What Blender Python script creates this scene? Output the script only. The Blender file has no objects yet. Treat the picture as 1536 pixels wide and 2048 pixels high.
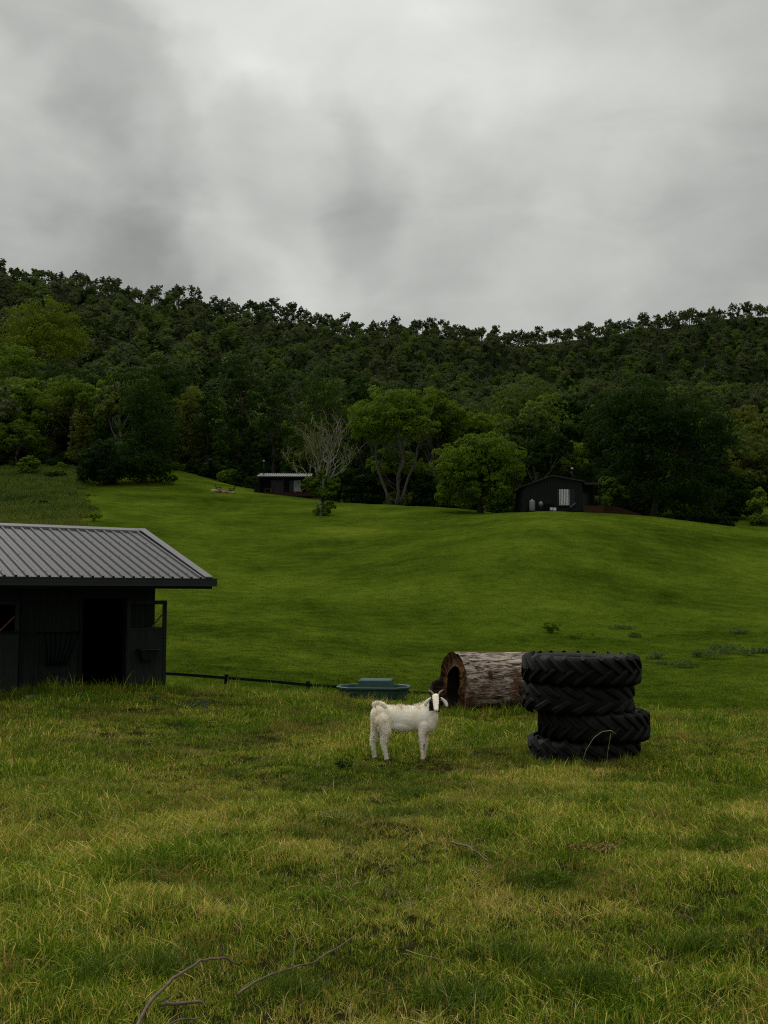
import bpy, bmesh, math, random
import numpy as np
from mathutils import Vector, Matrix

scene = bpy.context.scene
COL = scene.collection
R = math.radians
rng = np.random.RandomState(7)
random.seed(7)

# ------------------------------------------------------------------ camera
FPX = 2048 * 35.0 / 36.0
PITCH = math.atan(166.0 / FPX)
CAMZ = 1.6
cam_d = bpy.data.cameras.new("camera")
cam_d.sensor_fit = 'VERTICAL'; cam_d.sensor_height = 36.0; cam_d.lens = 35.0
cam_d.clip_start = 0.1; cam_d.clip_end = 5000
cam = bpy.data.objects.new("camera", cam_d); COL.objects.link(cam)
cam.location = (0, 0, CAMZ); cam.rotation_euler = (math.pi / 2 + PITCH, 0, 0)
scene.camera = cam
scene.view_settings.view_transform = 'Standard'
scene.view_settings.look = 'None'
scene.view_settings.exposure = 0.0
scene.view_settings.gamma = 1.0
scene.render.engine = 'CYCLES'
scene.cycles.use_denoising = False
scene.cycles.denoiser = 'OPENIMAGEDENOISE'
scene.cycles.max_bounces = 5
scene.cycles.diffuse_bounces = 3
scene.cycles.transparent_max_bounces = 8
scene.cycles.volume_bounces = 0
scene.cycles.use_adaptive_sampling = False
scene.cycles.pixel_filter_type = 'BLACKMAN_HARRIS'; scene.cycles.filter_width = 1.15

def ray(px, py):
    u = (px - 768) / FPX; v = (1024 - py) / FPX
    cp, sp = math.cos(PITCH), math.sin(PITCH)
    return u, cp - v * sp, sp + v * cp          # x, y, z
def P(px, py, Y):
    u, y, z = ray(px, py)
    t = Y / y
    return Vector((u * t, Y, CAMZ + z * t))
def zpy(py, Y):
    return P(768, py, Y).z

# ------------------------------------------------------------------ node helpers
def newmat(name):
    m = bpy.data.materials.new(name); m.use_nodes = True
    nt = m.node_tree; nt.nodes.clear()
    return m, nt
class N:
    def __init__(s, nt): s.nt = nt
    def add(s, t, **kw):
        n = s.nt.nodes.new(t)
        for k, v in kw.items(): setattr(n, k, v)
        return n
    def link(s, a, b): s.nt.links.new(a, b)
    def val(s, sock, v):
        if hasattr(v, 'is_output') : s.link(v, sock)
        else: sock.default_value = v
    def math(s, op, a, b=None, c=None, clamp=False):
        n = s.add('ShaderNodeMath', operation=op); n.use_clamp = clamp
        s.val(n.inputs[0], a)
        if b is not None: s.val(n.inputs[1], b)
        if c is not None: s.val(n.inputs[2], c)
        return n.outputs[0]
    def vmath(s, op, a, b=None, sc=None):
        n = s.add('ShaderNodeVectorMath', operation=op)
        s.val(n.inputs[0], a)
        if b is not None: s.val(n.inputs[1], b)
        if sc is not None: s.val(n.inputs['Scale'], sc)
        return n.outputs['Value'] if op in ('DOT_PRODUCT', 'LENGTH', 'DISTANCE') else n.outputs[0]
    def noise(s, vec, scale, detail=4, rough=0.55, dist=0.0, color=False):
        n = s.add('ShaderNodeTexNoise')
        if vec is not None: s.link(vec, n.inputs['Vector'])
        n.inputs['Scale'].default_value = scale; n.inputs['Detail'].default_value = detail
        n.inputs['Roughness'].default_value = rough; n.inputs['Distortion'].default_value = dist
        return n.outputs['Color'] if color else n.outputs['Fac']
    def ramp(s, fac, stops, mode='LINEAR'):
        n = s.add('ShaderNodeValToRGB'); r = n.color_ramp; r.interpolation = mode
        while len(r.elements) > 1: r.elements.remove(r.elements[-1])
        r.elements[0].position = stops[0][0]; r.elements[0].color = (*stops[0][1], 1)
        for p, c in stops[1:]:
            e = r.elements.new(p); e.color = (*c, 1)
        s.val(n.inputs[0], fac)
        return n.outputs[0]
    def mrange(s, v, a, b, c=0.0, d=1.0, smooth=False):
        n = s.add('ShaderNodeMapRange')
        if smooth: n.interpolation_type = 'SMOOTHSTEP'
        s.val(n.inputs[0], v)
        for i, q in enumerate((a, b, c, d)): n.inputs[i + 1].default_value = q
        return n.outputs[0]
    def mix(s, fac, a, b, mode='MIX'):
        n = s.add('ShaderNodeMix', data_type='RGBA', blend_type=mode)
        s.val(n.inputs[0], fac)
        for sock, v in ((n.inputs[6], a), (n.inputs[7], b)):
            if isinstance(v, tuple): v = (*v, 1) if len(v) == 3 else v
            s.val(sock, v)
        return n.outputs[2]
    def scalev(s, vec, sc):
        n = s.add('ShaderNodeVectorMath', operation='MULTIPLY')
        s.link(vec, n.inputs[0]); n.inputs[1].default_value = sc
        return n.outputs[0]
    def bump(s, h, strength=0.3, dist=0.02):
        n = s.add('ShaderNodeBump'); n.inputs['Strength'].default_value = strength
        n.inputs['Distance'].default_value = dist; s.link(h, n.inputs['Height'])
        return n.outputs[0]
    def out(s, sh):
        o = s.add('ShaderNodeOutputMaterial'); s.link(sh, o.inputs['Surface'])
    def princ(s, color, rough=0.7, metal=0.0, spec=0.5, normal=None):
        n = s.add('ShaderNodeBsdfPrincipled')
        if isinstance(color, tuple): n.inputs['Base Color'].default_value = (*color, 1)
        else: s.link(color, n.inputs['Base Color'])
        s.val(n.inputs['Roughness'], rough); n.inputs['Metallic'].default_value = metal
        n.inputs['Specular IOR Level'].default_value = spec
        if normal is not None: s.link(normal, n.inputs['Normal'])
        return n.outputs[0]

# ------------------------------------------------------------------ world: overcast sky
SUN_EL, SUN_AZ = R(46), R(-42)      # azimuth from +Y towards +X
world = bpy.data.worlds.new("World"); scene.world = world; world.use_nodes = True
wt = world.node_tree; wt.nodes.clear(); w = N(wt)
tc = w.add('ShaderNodeTexCoord')
sky = w.add('ShaderNodeTexSky'); sky.sky_type = 'NISHITA'; sky.sun_disc = False
sky.sun_elevation = SUN_EL; sky.sun_rotation = SUN_AZ
D = w.vmath('NORMALIZE', tc.outputs['Generated'])
wn = w.noise(D, 3.2, 4, 0.55, color=True)
wn2 = w.noise(D, 9.0, 4, 0.55, color=True)
wc = w.vmath('SCALE', w.vmath('SUBTRACT', wn, (0.5, 0.5, 0.5)), sc=0.17)
wc2 = w.vmath('SCALE', w.vmath('SUBTRACT', wn2, (0.5, 0.5, 0.5)), sc=0.13)
DW = w.vmath('NORMALIZE', w.vmath('ADD', w.vmath('ADD', D, wc), wc2))
SKYB = [  # px, py, radius px, amount (linear luminance)
    (620, 90, 380, .19), (760, -120, 500, .05), (190, 270, 140, .12), (1080, 190, 420, .05), (560, 250, 120, .06), (1250, 260, 260, .06),
    (170, 110, 150, -.13), (340, 375, 210, -.16), (655, 395, 160, -.17), (1250, 30, 300, -.03), (90, 470, 200, -.08), (20, 60, 120, .08), (250, 200, 130, -.05), (760, 200, 160, -.06), (520, 520, 160, .05), (860, 410, 190, -.10),
    (1480, 420, 230, -.13), (500, 470, 120, .05), (1000, 540, 400, -.03), (20, 330, 160, .04), (740, 300, 90, .02)]
acc = None
for px, py, r, amt in SKYB:
    x, y, z = ray(px, py); b = Vector((x, y, z)).normalized()
    dp = w.vmath('DOT_PRODUCT', DW, tuple(b))
    g = w.mrange(dp, math.cos(r / FPX * 1.35), 1.0, 0.0, amt, True)
    acc = g if acc is None else w.math('ADD', acc, g)
rotn = w.add('ShaderNodeMapping'); rotn.inputs['Rotation'].default_value = (0, R(-28), 0); rotn.inputs['Scale'].default_value = (1.0, 1.0, 2.6); w.link(D, rotn.inputs['Vector']); stretch = rotn.outputs[0]
n1 = w.noise(stretch, 3.4, 8, 0.55, 0.3)
n2 = w.noise(stretch, 6.5, 9, 0.6, 0.5)
lum = w.math('ADD', w.math('ADD', acc, 0.510), w.math('ADD', w.math('MULTIPLY', w.math('SUBTRACT', n1, 0.5), 0.15), w.math('MULTIPLY', w.math('SUBTRACT', n2, 0.5), 0.19)))
# an overcast sky is brighter overhead than near the horizon
sep = w.add('ShaderNodeSeparateXYZ'); w.link(D, sep.inputs[0])
zen = w.mrange(sep.outputs[2], 0.55, 0.95, 0.0, 1.05, True)
lum = w.math('ADD', lum, zen)
lum = w.math('MAXIMUM', lum, 0.05)
cl = w.vmath('SCALE', (9.85, 10.05, 9.6), sc=lum)
mixn = w.mix(0.012, cl, sky.outputs[0])
bg = w.add('ShaderNodeBackground'); w.link(mixn, bg.inputs[0]); bg.inputs[1].default_value = 0.1
wo = w.add('ShaderNodeOutputWorld'); w.link(bg.outputs[0], wo.inputs[0])

sd = bpy.data.lights.new("sun", 'SUN'); sd.energy = 1.5; sd.angle = R(22); sd.color = (1, .97, .92)
so = bpy.data.objects.new("sun", sd); COL.objects.link(so)
sv = Vector((math.sin(SUN_AZ) * math.cos(SUN_EL), math.cos(SUN_AZ) * math.cos(SUN_EL), math.sin(SUN_EL)))
so.rotation_euler = sv.to_track_quat('Z', 'Y').to_euler(); so.location = (0, 0, 60)

# ------------------------------------------------------------------ object helpers
def tag(o, label=None, cat=None, group=None, kind=None):
    if label: o["label"] = label
    if cat: o["category"] = cat
    if group: o["group"] = group
    if kind: o["kind"] = kind
    return o
def link(name, me, parent=None, mats=None):
    o = bpy.data.objects.new(name, me); COL.objects.link(o)
    if parent is not None: o.parent = parent
    if mats is not None and me is not None:
        for m in (mats if isinstance(mats, (list, tuple)) else [mats]): me.materials.append(m)
    return o
def empty(name, loc, rz=0.0, label=None, cat=None, group=None):
    o = bpy.data.objects.new(name, None); COL.objects.link(o)
    o.empty_display_size = 0.2
    o.location = loc; o.rotation_euler = (0, 0, rz)
    return tag(o, label, cat, group)
def copy_tree(o, parent=None):
    c = o.copy(); COL.objects.link(c); c.parent = parent
    for ch in list(o.children): copy_tree(ch, c)
    return c
def npmesh(name, V, F, smooth=False, mi=None):
    me = bpy.data.meshes.new(name)
    V = np.ascontiguousarray(V, dtype=np.float32); F = np.ascontiguousarray(F, dtype=np.int32)
    k = F.shape[1]
    me.vertices.add(len(V)); me.vertices.foreach_set('co', V.ravel())
    me.loops.add(F.size); me.loops.foreach_set('vertex_index', F.ravel())
    me.polygons.add(len(F)); me.polygons.foreach_set('loop_start', np.arange(len(F), dtype=np.int32) * k)
    if mi is not None: me.polygons.foreach_set('material_index', np.ascontiguousarray(mi, dtype=np.int32))
    if smooth: me.polygons.foreach_set('use_smooth', np.ones(len(F), dtype=bool))
    me.update(calc_edges=True); me.validate()
    return me
class MB:
    """collects shapes, builds ONE mesh"""
    def __init__(s): s.v = []; s.f = []; s.sm = []
    def add(s, vs, fs, smooth=False):
        k = len(s.v); s.v += [tuple(q) for q in vs]; s.f += [tuple(i + k for i in f) for f in fs]; s.sm += [smooth] * len(fs)
        return s
    def box(s, x0, x1, y0, y1, z0, z1):
        vs = [(x, y, z) for z in (z0, z1) for y in (y0, y1) for x in (x0, x1)]
        return s.add(vs, [(0, 2, 3, 1), (4, 5, 7, 6), (0, 1, 5, 4), (2, 6, 7, 3), (0, 4, 6, 2), (1, 3, 7, 5)])
    def beam(s, a, b, w, h, up=(0, 0, 1)):
        a = Vector(a); b = Vector(b); d = (b - a).normalized(); up = Vector(up)
        sd = d.cross(up).normalized(); u2 = sd.cross(d)
        vs = []
        for p in (a, b):
            for i, j in ((-1, -1), (1, -1), (1, 1), (-1, 1)): vs.append(p + sd * (i * w / 2) + u2 * (j * h / 2))
        return s.add(vs, [(0, 3, 2, 1), (4, 5, 6, 7), (0, 1, 5, 4), (1, 2, 6, 5), (2, 3, 7, 6), (3, 0, 4, 7)])
    def tube(s, pts, rad, n=6, cap=True, smooth=True):
        pts = [Vector(p) for p in pts]; k = len(pts)
        if not hasattr(rad, '__len__'): rad = [rad] * k
        vs = []; ref = None
        for i, p in enumerate(pts):
            d = (pts[min(i + 1, k - 1)] - pts[max(i - 1, 0)]).normalized()
            if ref is None: ref = d.orthogonal().normalized()
            ref = (ref - d * ref.dot(d)); ref = ref.normalized() if ref.length > 1e-6 else d.orthogonal().normalized()
            b = d.cross(ref)
            for j in range(n):
                a = 2 * math.pi * j / n
                vs.append(p + (ref * math.cos(a) + b * math.sin(a)) * rad[i])
        fs = []
        for i in range(k - 1):
            for j in range(n):
                j2 = (j + 1) % n
                fs.append((i * n + j, i * n + j2, (i + 1) * n + j2, (i + 1) * n + j))
        if cap:
            fs.append(tuple(range(n - 1, -1, -1))); fs.append(tuple((k - 1) * n + j for j in range(n)))
        return s.add(vs, fs, smooth)
    def ell(s, c, r, nu=12, nv=8, jit=0.0, rs=None, M=None):
        vs = []; c = Vector(c); r = (r, r, r) if not hasattr(r, '__len__') else r
        for i in range(nv + 1):
            th = math.pi * i / nv
            for j in range(nu):
                ph = 2 * math.pi * j / nu
                q = Vector((math.sin(th) * math.cos(ph) * r[0], math.sin(th) * math.sin(ph) * r[1], math.cos(th) * r[2]))
                if jit and rs is not None and 0 < i < nv: q *= 1 + jit * (rs.rand() - .5)
                if M is not None: q = M @ q
                vs.append(c + q)
        fs = []
        for i in range(nv):
            for j in range(nu):
                j2 = (j + 1) % nu
                fs.append((i * nu + j, (i + 1) * nu + j, (i + 1) * nu + j2, i * nu + j2))
        return s.add(vs, fs, True)
    def mesh(s, name, bevel=0.0):
        me = bpy.data.meshes.new(name); me.from_pydata(s.v, [], s.f)
        me.polygons.foreach_set('use_smooth', s.sm)
        if bevel > 0:
            bm = bmesh.new(); bm.from_mesh(me)
            bmesh.ops.bevel(bm, geom=bm.edges[:], offset=bevel, segments=1, affect='EDGES', clamp_overlap=True)
            bm.to_mesh(me); bm.free()
        me.update(); return me
    def build(s, name, mats, parent=None, bevel=0.0):
        return link(name, s.mesh(name, bevel), parent, mats)

# ------------------------------------------------------------------ terrain
S0, S1, DS = math.log(12.0), math.log(1700.0), 0.01
SG = np.arange(S0, S1, DS)
YG = np.exp(SG) - 10.0
def z_(v): return ('z', v)
HILL = {}
def col(px, near, far):
    pts = [(2, 0.0)] + near
    for Y, q in far:
        pts.append((Y, q[1] if isinstance(q, tuple) else zpy(q, Y)))
    ys, zs = zip(*pts)
    HILL[px] = np.interp(YG, ys, zs)
NR = [(5, -.15), (8, -.36), (12, -.6)]
col(-500, NR + [(16, -.4), (21, -.3), (24, -.8), (27, -1.3)], [(32, z_(-.8)), (45, 1270), (60, 1205), (80, 1125), (100, 1065), (120, 1022), (140, 990), (160, 955), (180, 935), (220, 880), (300, 790), (400, 690), (480, 580), (560, z_(176)), (900, z_(120)), (1600, z_(60))])
col(0, NR + [(15, -.45), (17, -.28), (21, -.27), (24, -.7), (27, -1.3)], [(32, z_(-1.)), (45, 1275), (60, 1210), (80, 1130), (100, 1070), (120, 1030), (140, 1000), (160, 970), (180, 952), (220, 900), (300, 810), (400, 700), (480, 598), (560, 560), (600, z_(178)), (900, z_(120)), (1600, z_(60))])
col(170, NR + [(15, -.45), (17, -.28), (21, -.27), (24, -.7), (27, -1.3)], [(32, 1345), (45, 1280), (60, 1215), (80, 1140), (100, 1080), (120, 1035), (140, 1000), (160, 968), (180, 942), (220, 890), (300, 810), (400, 715), (500, 615), (580, 574), (620, z_(182)), (900, z_(120)), (1600, z_(60))])
col(350, NR + [(16, -.5), (21, -.36), (23, -.5), (27, -1.42)], [(32, 1343), (45, 1282), (60, 1222), (80, 1150), (100, 1092), (120, 1045), (140, 1008), (160, 977), (180, 950), (200, 932), (215, z_(27)), (300, 850), (400, 750), (500, 660), (600, 614), (650, z_(165)), (900, z_(120)), (1600, z_(60))])
col(550, NR + [(16, -.6), (21, -.52), (23, -.62), (27, -1.7)], [(33, 1355), (45, 1290), (60, 1232), (80, 1160), (100, 1098), (120, 1052), (140, 1016), (158, 992), (175, 982), (190, z_(20)), (300, 890), (400, 800), (500, 720), (600, 658), (640, 641), (680, z_(165)), (900, z_(120)), (1600, z_(60))])
col(768, NR + [(16, -.62), (21, -.60), (23, -.72), (27, -1.95)], [(33, 1372), (42, 1325), (60, 1242), (80, 1160), (100, 1092), (120, 1042), (135, 1016), (150, 1004), (165, z_(15.5)), (300, 910), (400, 830), (500, 755), (600, 695), (700, 664), (740, z_(175)), (900, z_(140)), (1600, z_(60))])
col(900, NR + [(16, -.64), (21, -.66), (23, -.80), (27, -2.1)], [(32, 1392), (42, 1332), (60, 1240), (80, 1152), (100, 1080), (115, 1040), (128, 1018), (140, 1008), (155, z_(13.8)), (300, 910), (400, 830), (500, 760), (600, 710), (720, 655), (760, z_(182)), (900, z_(150)), (1600, z_(60))])
col(1050, NR + [(16, -.66), (20, -.70), (22, -.88), (27, -2.1)], [(31, 1410), (42, 1336), (60, 1232), (80, 1130), (95, 1063), (107, 1030), (118, 1018), (130, z_(11.8)), (150, z_(12.4)), (300, 920), (400, 840), (450, 800), (520, z_(92)), (640, 730), (760, 686), (800, z_(186)), (1000, z_(140)), (1600, z_(60))])
col(1250, NR + [(16, -.66), (20, -.72), (22, -.9), (27, -2.1)], [(31, 1412), (42, 1338), (60, 1236), (80, 1138), (95, 1072), (107, 1035), (116, 1021), (126, z_(11)), (150, z_(11)), (300, 920), (400, 850), (450, 805), (520, z_(88)), (640, 720), (760, 648), (820, z_(200)), (1000, z_(150)), (1600, z_(60))])
col(1400, NR + [(16, -.66), (20, -.74), (22, -.92), (27, -2.1)], [(31, 1414), (42, 1340), (60, 1240), (80, 1147), (95, 1082), (107, 1048), (116, 1036), (126, z_(9.3)), (140, z_(9.2)), (160, 1030), (180, 1010), (300, 930), (400, 855), (450, 805), (520, z_(88)), (640, 710), (780, 633), (830, z_(215)), (1000, z_(160)), (1600, z_(60))])
col(1536, NR + [(16, -.66), (20, -.74), (22, -.92), (27, -2.1)], [(31, 1416), (42, 1340), (60, 1244), (80, 1156), (95, 1096), (107, 1066), (116, 1056), (126, z_(8.)), (135, z_(8.1)), (150, 1045), (170, 1026), (200, 1000), (300, 930), (400, 855), (450, 805), (520, z_(88)), (640, 705), (780, 623), (840, z_(220)), (1000, z_(160)), (1600, z_(60))])
col(2000, NR + [(16, -.66), (20, -.74), (22, -.92), (27, -2.1)], [(31, 1416), (42, 1345), (60, 1255), (80, 1180), (100, 1120), (116, 1090), (135, 1075), (150, 1065), (170, 1045), (200, 1015), (300, 935), (400, 855), (450, 800), (520, z_(90)), (640, 700), (780, 608), (840, z_(225)), (1000, z_(160)), (1600, z_(60))])
HP = sorted(HILL); HA = np.array([(p - 768) / FPX for p in HP])
ZG = np.stack([HILL[p] for p in HP])
kern = np.exp(-0.5 * (np.arange(-10, 11) / 3.5) ** 2); kern /= kern.sum()
ZG = np.stack([np.convolve(np.pad(r, 10, mode='edge'), kern, mode='valid') for r in ZG])
AF = np.linspace(HA[0], HA[-1], 401)          # fine in the angle, smoothed
ZF = np.stack([np.interp(AF, HA, ZG[:, j]) for j in range(ZG.shape[1])], axis=1)
k2 = np.exp(-0.5 * (np.arange(-24, 25) / 9.0) ** 2); k2 /= k2.sum()
ZF = np.stack([np.convolve(np.pad(ZF[:, j], 24, mode='edge'), k2, mode='valid') for j in range(ZF.shape[1])], axis=1)

def vnoise(x, y, seed=0):
    """smooth value noise, about -1..1"""
    x = np.asarray(x, float); y = np.asarray(y, float)
    xi = np.floor(x); yi = np.floor(y); fx = x - xi; fy = y - yi
    fx = fx * fx * (3 - 2 * fx); fy = fy * fy * (3 - 2 * fy)
    def h(a, b):
        q = np.sin(a * 127.1 + b * 311.7 + seed * 74.7) * 43758.5453
        return (q - np.floor(q)) * 2 - 1
    return (h(xi, yi) * (1 - fx) + h(xi + 1, yi) * fx) * (1 - fy) + (h(xi, yi + 1) * (1 - fx) + h(xi + 1, yi + 1) * fx) * fy
def gzA(x, y):
    x = np.asarray(x, float); y = np.asarray(y, float)
    yy = np.maximum(y, 2.0)
    a = np.clip(x / np.maximum(y, 6.0), AF[0], AF[-1])
    si = np.clip((np.log(yy + 10) - S0) / DS, 0, len(SG) - 1.001); ai = (a - AF[0]) / (AF[1] - AF[0]); ai = np.clip(ai, 0, len(AF) - 1.001)
    i0 = si.astype(int); f = si - i0; j0 = ai.astype(int); g = ai - j0
    z = (ZF[j0, i0] * (1 - f) + ZF[j0, i0 + 1] * f) * (1 - g) + (ZF[j0 + 1, i0] * (1 - f) + ZF[j0 + 1, i0 + 1] * f) * g
    near = np.clip(1 - (y - 22) / 6, 0, 1)
    z = z + near * (0.045 * vnoise(x * .9, y * .9, 1) + 0.03 * vnoise(x * 2.3, y * 2.3, 2) + .012 * vnoise(x * 5, y * 5, 7))
    z = z + 1.9 * np.exp(-((y - 84) / 16.) ** 2 - ((x / np.maximum(y, 6) - .12) / .15) ** 2) - .5 * np.exp(-((y - 52) / 9.) ** 2 - ((x / np.maximum(y, 6) - .20) / .16) ** 2)
    mid = np.clip((y - 26) / 10, 0, 1) * np.clip((220 - y) / 60, 0, 1)
    z = z + mid * (0.10 * vnoise(x * .16, y * .16, 3) + 0.05 * vnoise(x * .5, y * .5, 4))
    far = np.clip((y - 220) / 80, 0, 1)
    z = z + far * (3.0 * vnoise(x * .018, y * .018, 5) + 1.0 * vnoise(x * .05, y * .05, 6))
    return z
def gz(x, y): return float(gzA(np.array([x]), np.array([y]))[0])
def ground_at(px, Y, dz=0.0):
    x = (px - 768) / FPX * Y
    u, yy, zz = ray(px, 1190); x = u / yy * Y
    return Vector((x, Y, gz(x, Y) + dz))

rows = np.concatenate([np.linspace(-60, 0, 7)[:-1], np.linspace(0, 30, 200)[:-1], np.exp(np.linspace(math.log(40), math.log(1700), 420)) - 10])
sc_ = np.linspace(-1, 1, 321)
sc_ = np.sign(sc_) * (0.65 * np.abs(sc_) + 0.35 * np.abs(sc_) ** 3)
XX = sc_[None, :] * (np.abs(rows)[:, None] * 0.85 + 14)
YY = np.repeat(rows[:, None], len(sc_), 1)
ZZ = gzA(XX, YY)
V = np.stack([XX, YY, ZZ], -1).reshape(-1, 3)
nr, nc = XX.shape
I = np.arange(nr * nc).reshape(nr, nc)
F = np.stack([I[:-1, :-1], I[:-1, 1:], I[1:, 1:], I[1:, :-1]], -1).reshape(-1, 4)
ground_me = npmesh("ground", V, F, True)

m, nt = newmat("ground_grass"); n = N(nt)
geo = n.add('ShaderNodeNewGeometry'); pos = geo.outputs['Position']
sp = n.add('ShaderNodeSeparateXYZ'); n.link(pos, sp.inputs[0])
a1 = n.noise(pos, 0.09, 4, .6); a2 = n.noise(pos, 0.7, 5, .65); a3 = n.noise(pos, 5.0, 5, .75); a4 = n.noise(pos, 17.0, 3, .7)
mx = n.math('ADD', n.math('MULTIPLY', a1, .34), n.math('ADD', n.math('MULTIPLY', a2, .18), n.math('ADD', n.math('MULTIPLY', a3, .26), n.math('MULTIPLY', a4, .22))))
mown = n.ramp(mx, [(.39, (.013, .025, .002)), (.46, (.033, .055, .004)), (.52, (.055, .082, .006)), (.58, (.083, .112, .010)), (.67, (.14, .155, .024))])
soil = n.ramp(a3, [(.3, (.008, .011, .003)), (.7, (.030, .030, .009))])
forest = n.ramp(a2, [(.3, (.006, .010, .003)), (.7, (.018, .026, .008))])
nearf = n.mrange(sp.outputs[1], 21.5, 24.0)
c1 = n.mix(nearf, soil, mown)
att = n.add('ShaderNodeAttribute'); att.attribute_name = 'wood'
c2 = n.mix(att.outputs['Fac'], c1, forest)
bmp = n.bump(n.math('ADD', n.math('MULTIPLY', a3, .6), n.math('MULTIPLY', a4, .4)), .95, .16)
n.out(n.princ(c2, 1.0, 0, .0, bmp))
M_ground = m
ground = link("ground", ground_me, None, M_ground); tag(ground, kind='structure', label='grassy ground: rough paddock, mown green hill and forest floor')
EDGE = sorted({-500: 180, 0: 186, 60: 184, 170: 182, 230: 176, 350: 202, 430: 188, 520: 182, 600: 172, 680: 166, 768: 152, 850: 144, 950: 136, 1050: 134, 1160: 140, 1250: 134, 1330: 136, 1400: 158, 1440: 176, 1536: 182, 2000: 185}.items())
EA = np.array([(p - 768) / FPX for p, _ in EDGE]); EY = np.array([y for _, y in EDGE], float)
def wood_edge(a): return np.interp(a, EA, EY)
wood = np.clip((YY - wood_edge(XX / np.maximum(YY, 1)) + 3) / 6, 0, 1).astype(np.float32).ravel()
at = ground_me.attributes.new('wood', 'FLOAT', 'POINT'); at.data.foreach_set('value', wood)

# ------------------------------------------------------------------ foliage materials
def leaf_mat(name, c0, c1, c2, trans=0.3, spec=.02):
    m, nt = newmat(name); n = N(nt)
    geo = n.add('ShaderNodeNewGeometry'); oi = n.add('ShaderNodeObjectInfo')
    nz = n.noise(geo.outputs['Position'], .35, 2, .6)
    f = n.math('ADD', n.math('MULTIPLY', geo.outputs['Random Per Island'], .45), n.math('ADD', n.math('MULTIPLY', oi.outputs['Random'], .40), n.math('MULTIPLY', n.math('SUBTRACT', nz, .4), .6)))
    c = n.ramp(f, [(.1, c0), (.5, c1), (.95, c2)])
    pr = n.princ(c, .6, 0, spec)
    tr = n.add('ShaderNodeBsdfTranslucent'); n.link(n.mix(.5, c, (c2[0] * 1.4, c2[1] * 1.5, c2[2] * .6)), tr.inputs[0])
    mx = n.add('ShaderNodeMixShader'); mx.inputs[0].default_value = trans
    n.link(pr, mx.inputs[1]); n.link(tr.outputs[0], mx.inputs[2]); n.out(mx.outputs[0])
    return m
LM = {
 'dark': leaf_mat('leaf_dark', (0.0066, 0.0154, 0.0022), (0.0132, 0.0297, 0.0044), (0.033, 0.0594, 0.0077)),
 'mid': leaf_mat('leaf_mid', (0.0317, 0.0607, 0.0053), (0.0686, 0.1135, 0.0092), (0.1386, 0.1914, 0.0172)),
 'lime': leaf_mat('leaf_lime', (0.0307, 0.0532, 0.0032), (0.058, 0.0903, 0.0056), (0.121, 0.1532, 0.0096)),
 'bright': leaf_mat('leaf_bright', (.038, .066, .004), (.072, .112, .007), (.15, .19, .012), .35),
 'olive': leaf_mat('leaf_olive', (0.0374, 0.0484, 0.0055), (0.0682, 0.0814, 0.0088), (0.121, 0.1265, 0.0154)),
 'gum': leaf_mat('leaf_gum', (0.0317, 0.0528, 0.0092), (0.0581, 0.0845, 0.0145), (0.103, 0.1294, 0.0238)),
 'far': leaf_mat('leaf_far_gum_hazed', (0.0297, 0.0446, 0.0162), (0.054, 0.0716, 0.027), (0.0918, 0.1107, 0.0405)),  # greyer, cooler green: distance haze painted into the leaf colour
 'farmid': leaf_mat('leaf_far_green_hazed', (0.0327, 0.0564, 0.0105), (0.0624, 0.095, 0.0178), (0.1099, 0.1455, 0.0267)),  # mid green dulled the same way, haze tinted into the leaves
 'nettle': leaf_mat('leaf_nettle', (.035, .065, .018), (.060, .10, .032), (.11, .16, .06)),
 'weed': leaf_mat('leaf_weed', (.05, .08, .03), (.09, .13, .05), (.16, .20, .10)),
}
def simple(name, c, rough=.7, spec=.4, metal=0., nscale=8., namt=.35, bump=.15, stretch=(1, 1, 1), coords='Object'):
    m, nt = newmat(name); n = N(nt)
    tcn = n.add('ShaderNodeTexCoord'); v = n.scalev(tcn.outputs[coords], stretch)
    nz = n.noise(v, nscale, 6, .65); nz2 = n.noise(v, nscale * 5, 4, .6)
    f = n.math('ADD', n.math('MULTIPLY', nz, .65), n.math('MULTIPLY', nz2, .35))
    lo = tuple(q * (1 - namt) for q in c); hi = tuple(min(1, q * (1 + namt)) for q in c)
    cc = n.ramp(f, [(.35, lo), (.65, hi)])
    r = n.math('ADD', n.math('MULTIPLY', nz2, .25), rough - .12)
    n.out(n.princ(cc, r, metal, spec, n.bump(f, bump, .01)))
    return m
M_bark = simple('bark_dark', (.040, .032, .024), .9, .15, nscale=3, namt=.5, bump=.6, stretch=(4, 4, .7))
M_pale = simple('bark_pale', (.17, .16, .13), .85, .2, nscale=2, namt=.55, bump=.4, stretch=(3, 3, .6))
M_gumbark = simple('bark_gum', (.062, .055, .045), .85, .2, nscale=2, namt=.6, bump=.4, stretch=(3, 3, .5))

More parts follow.
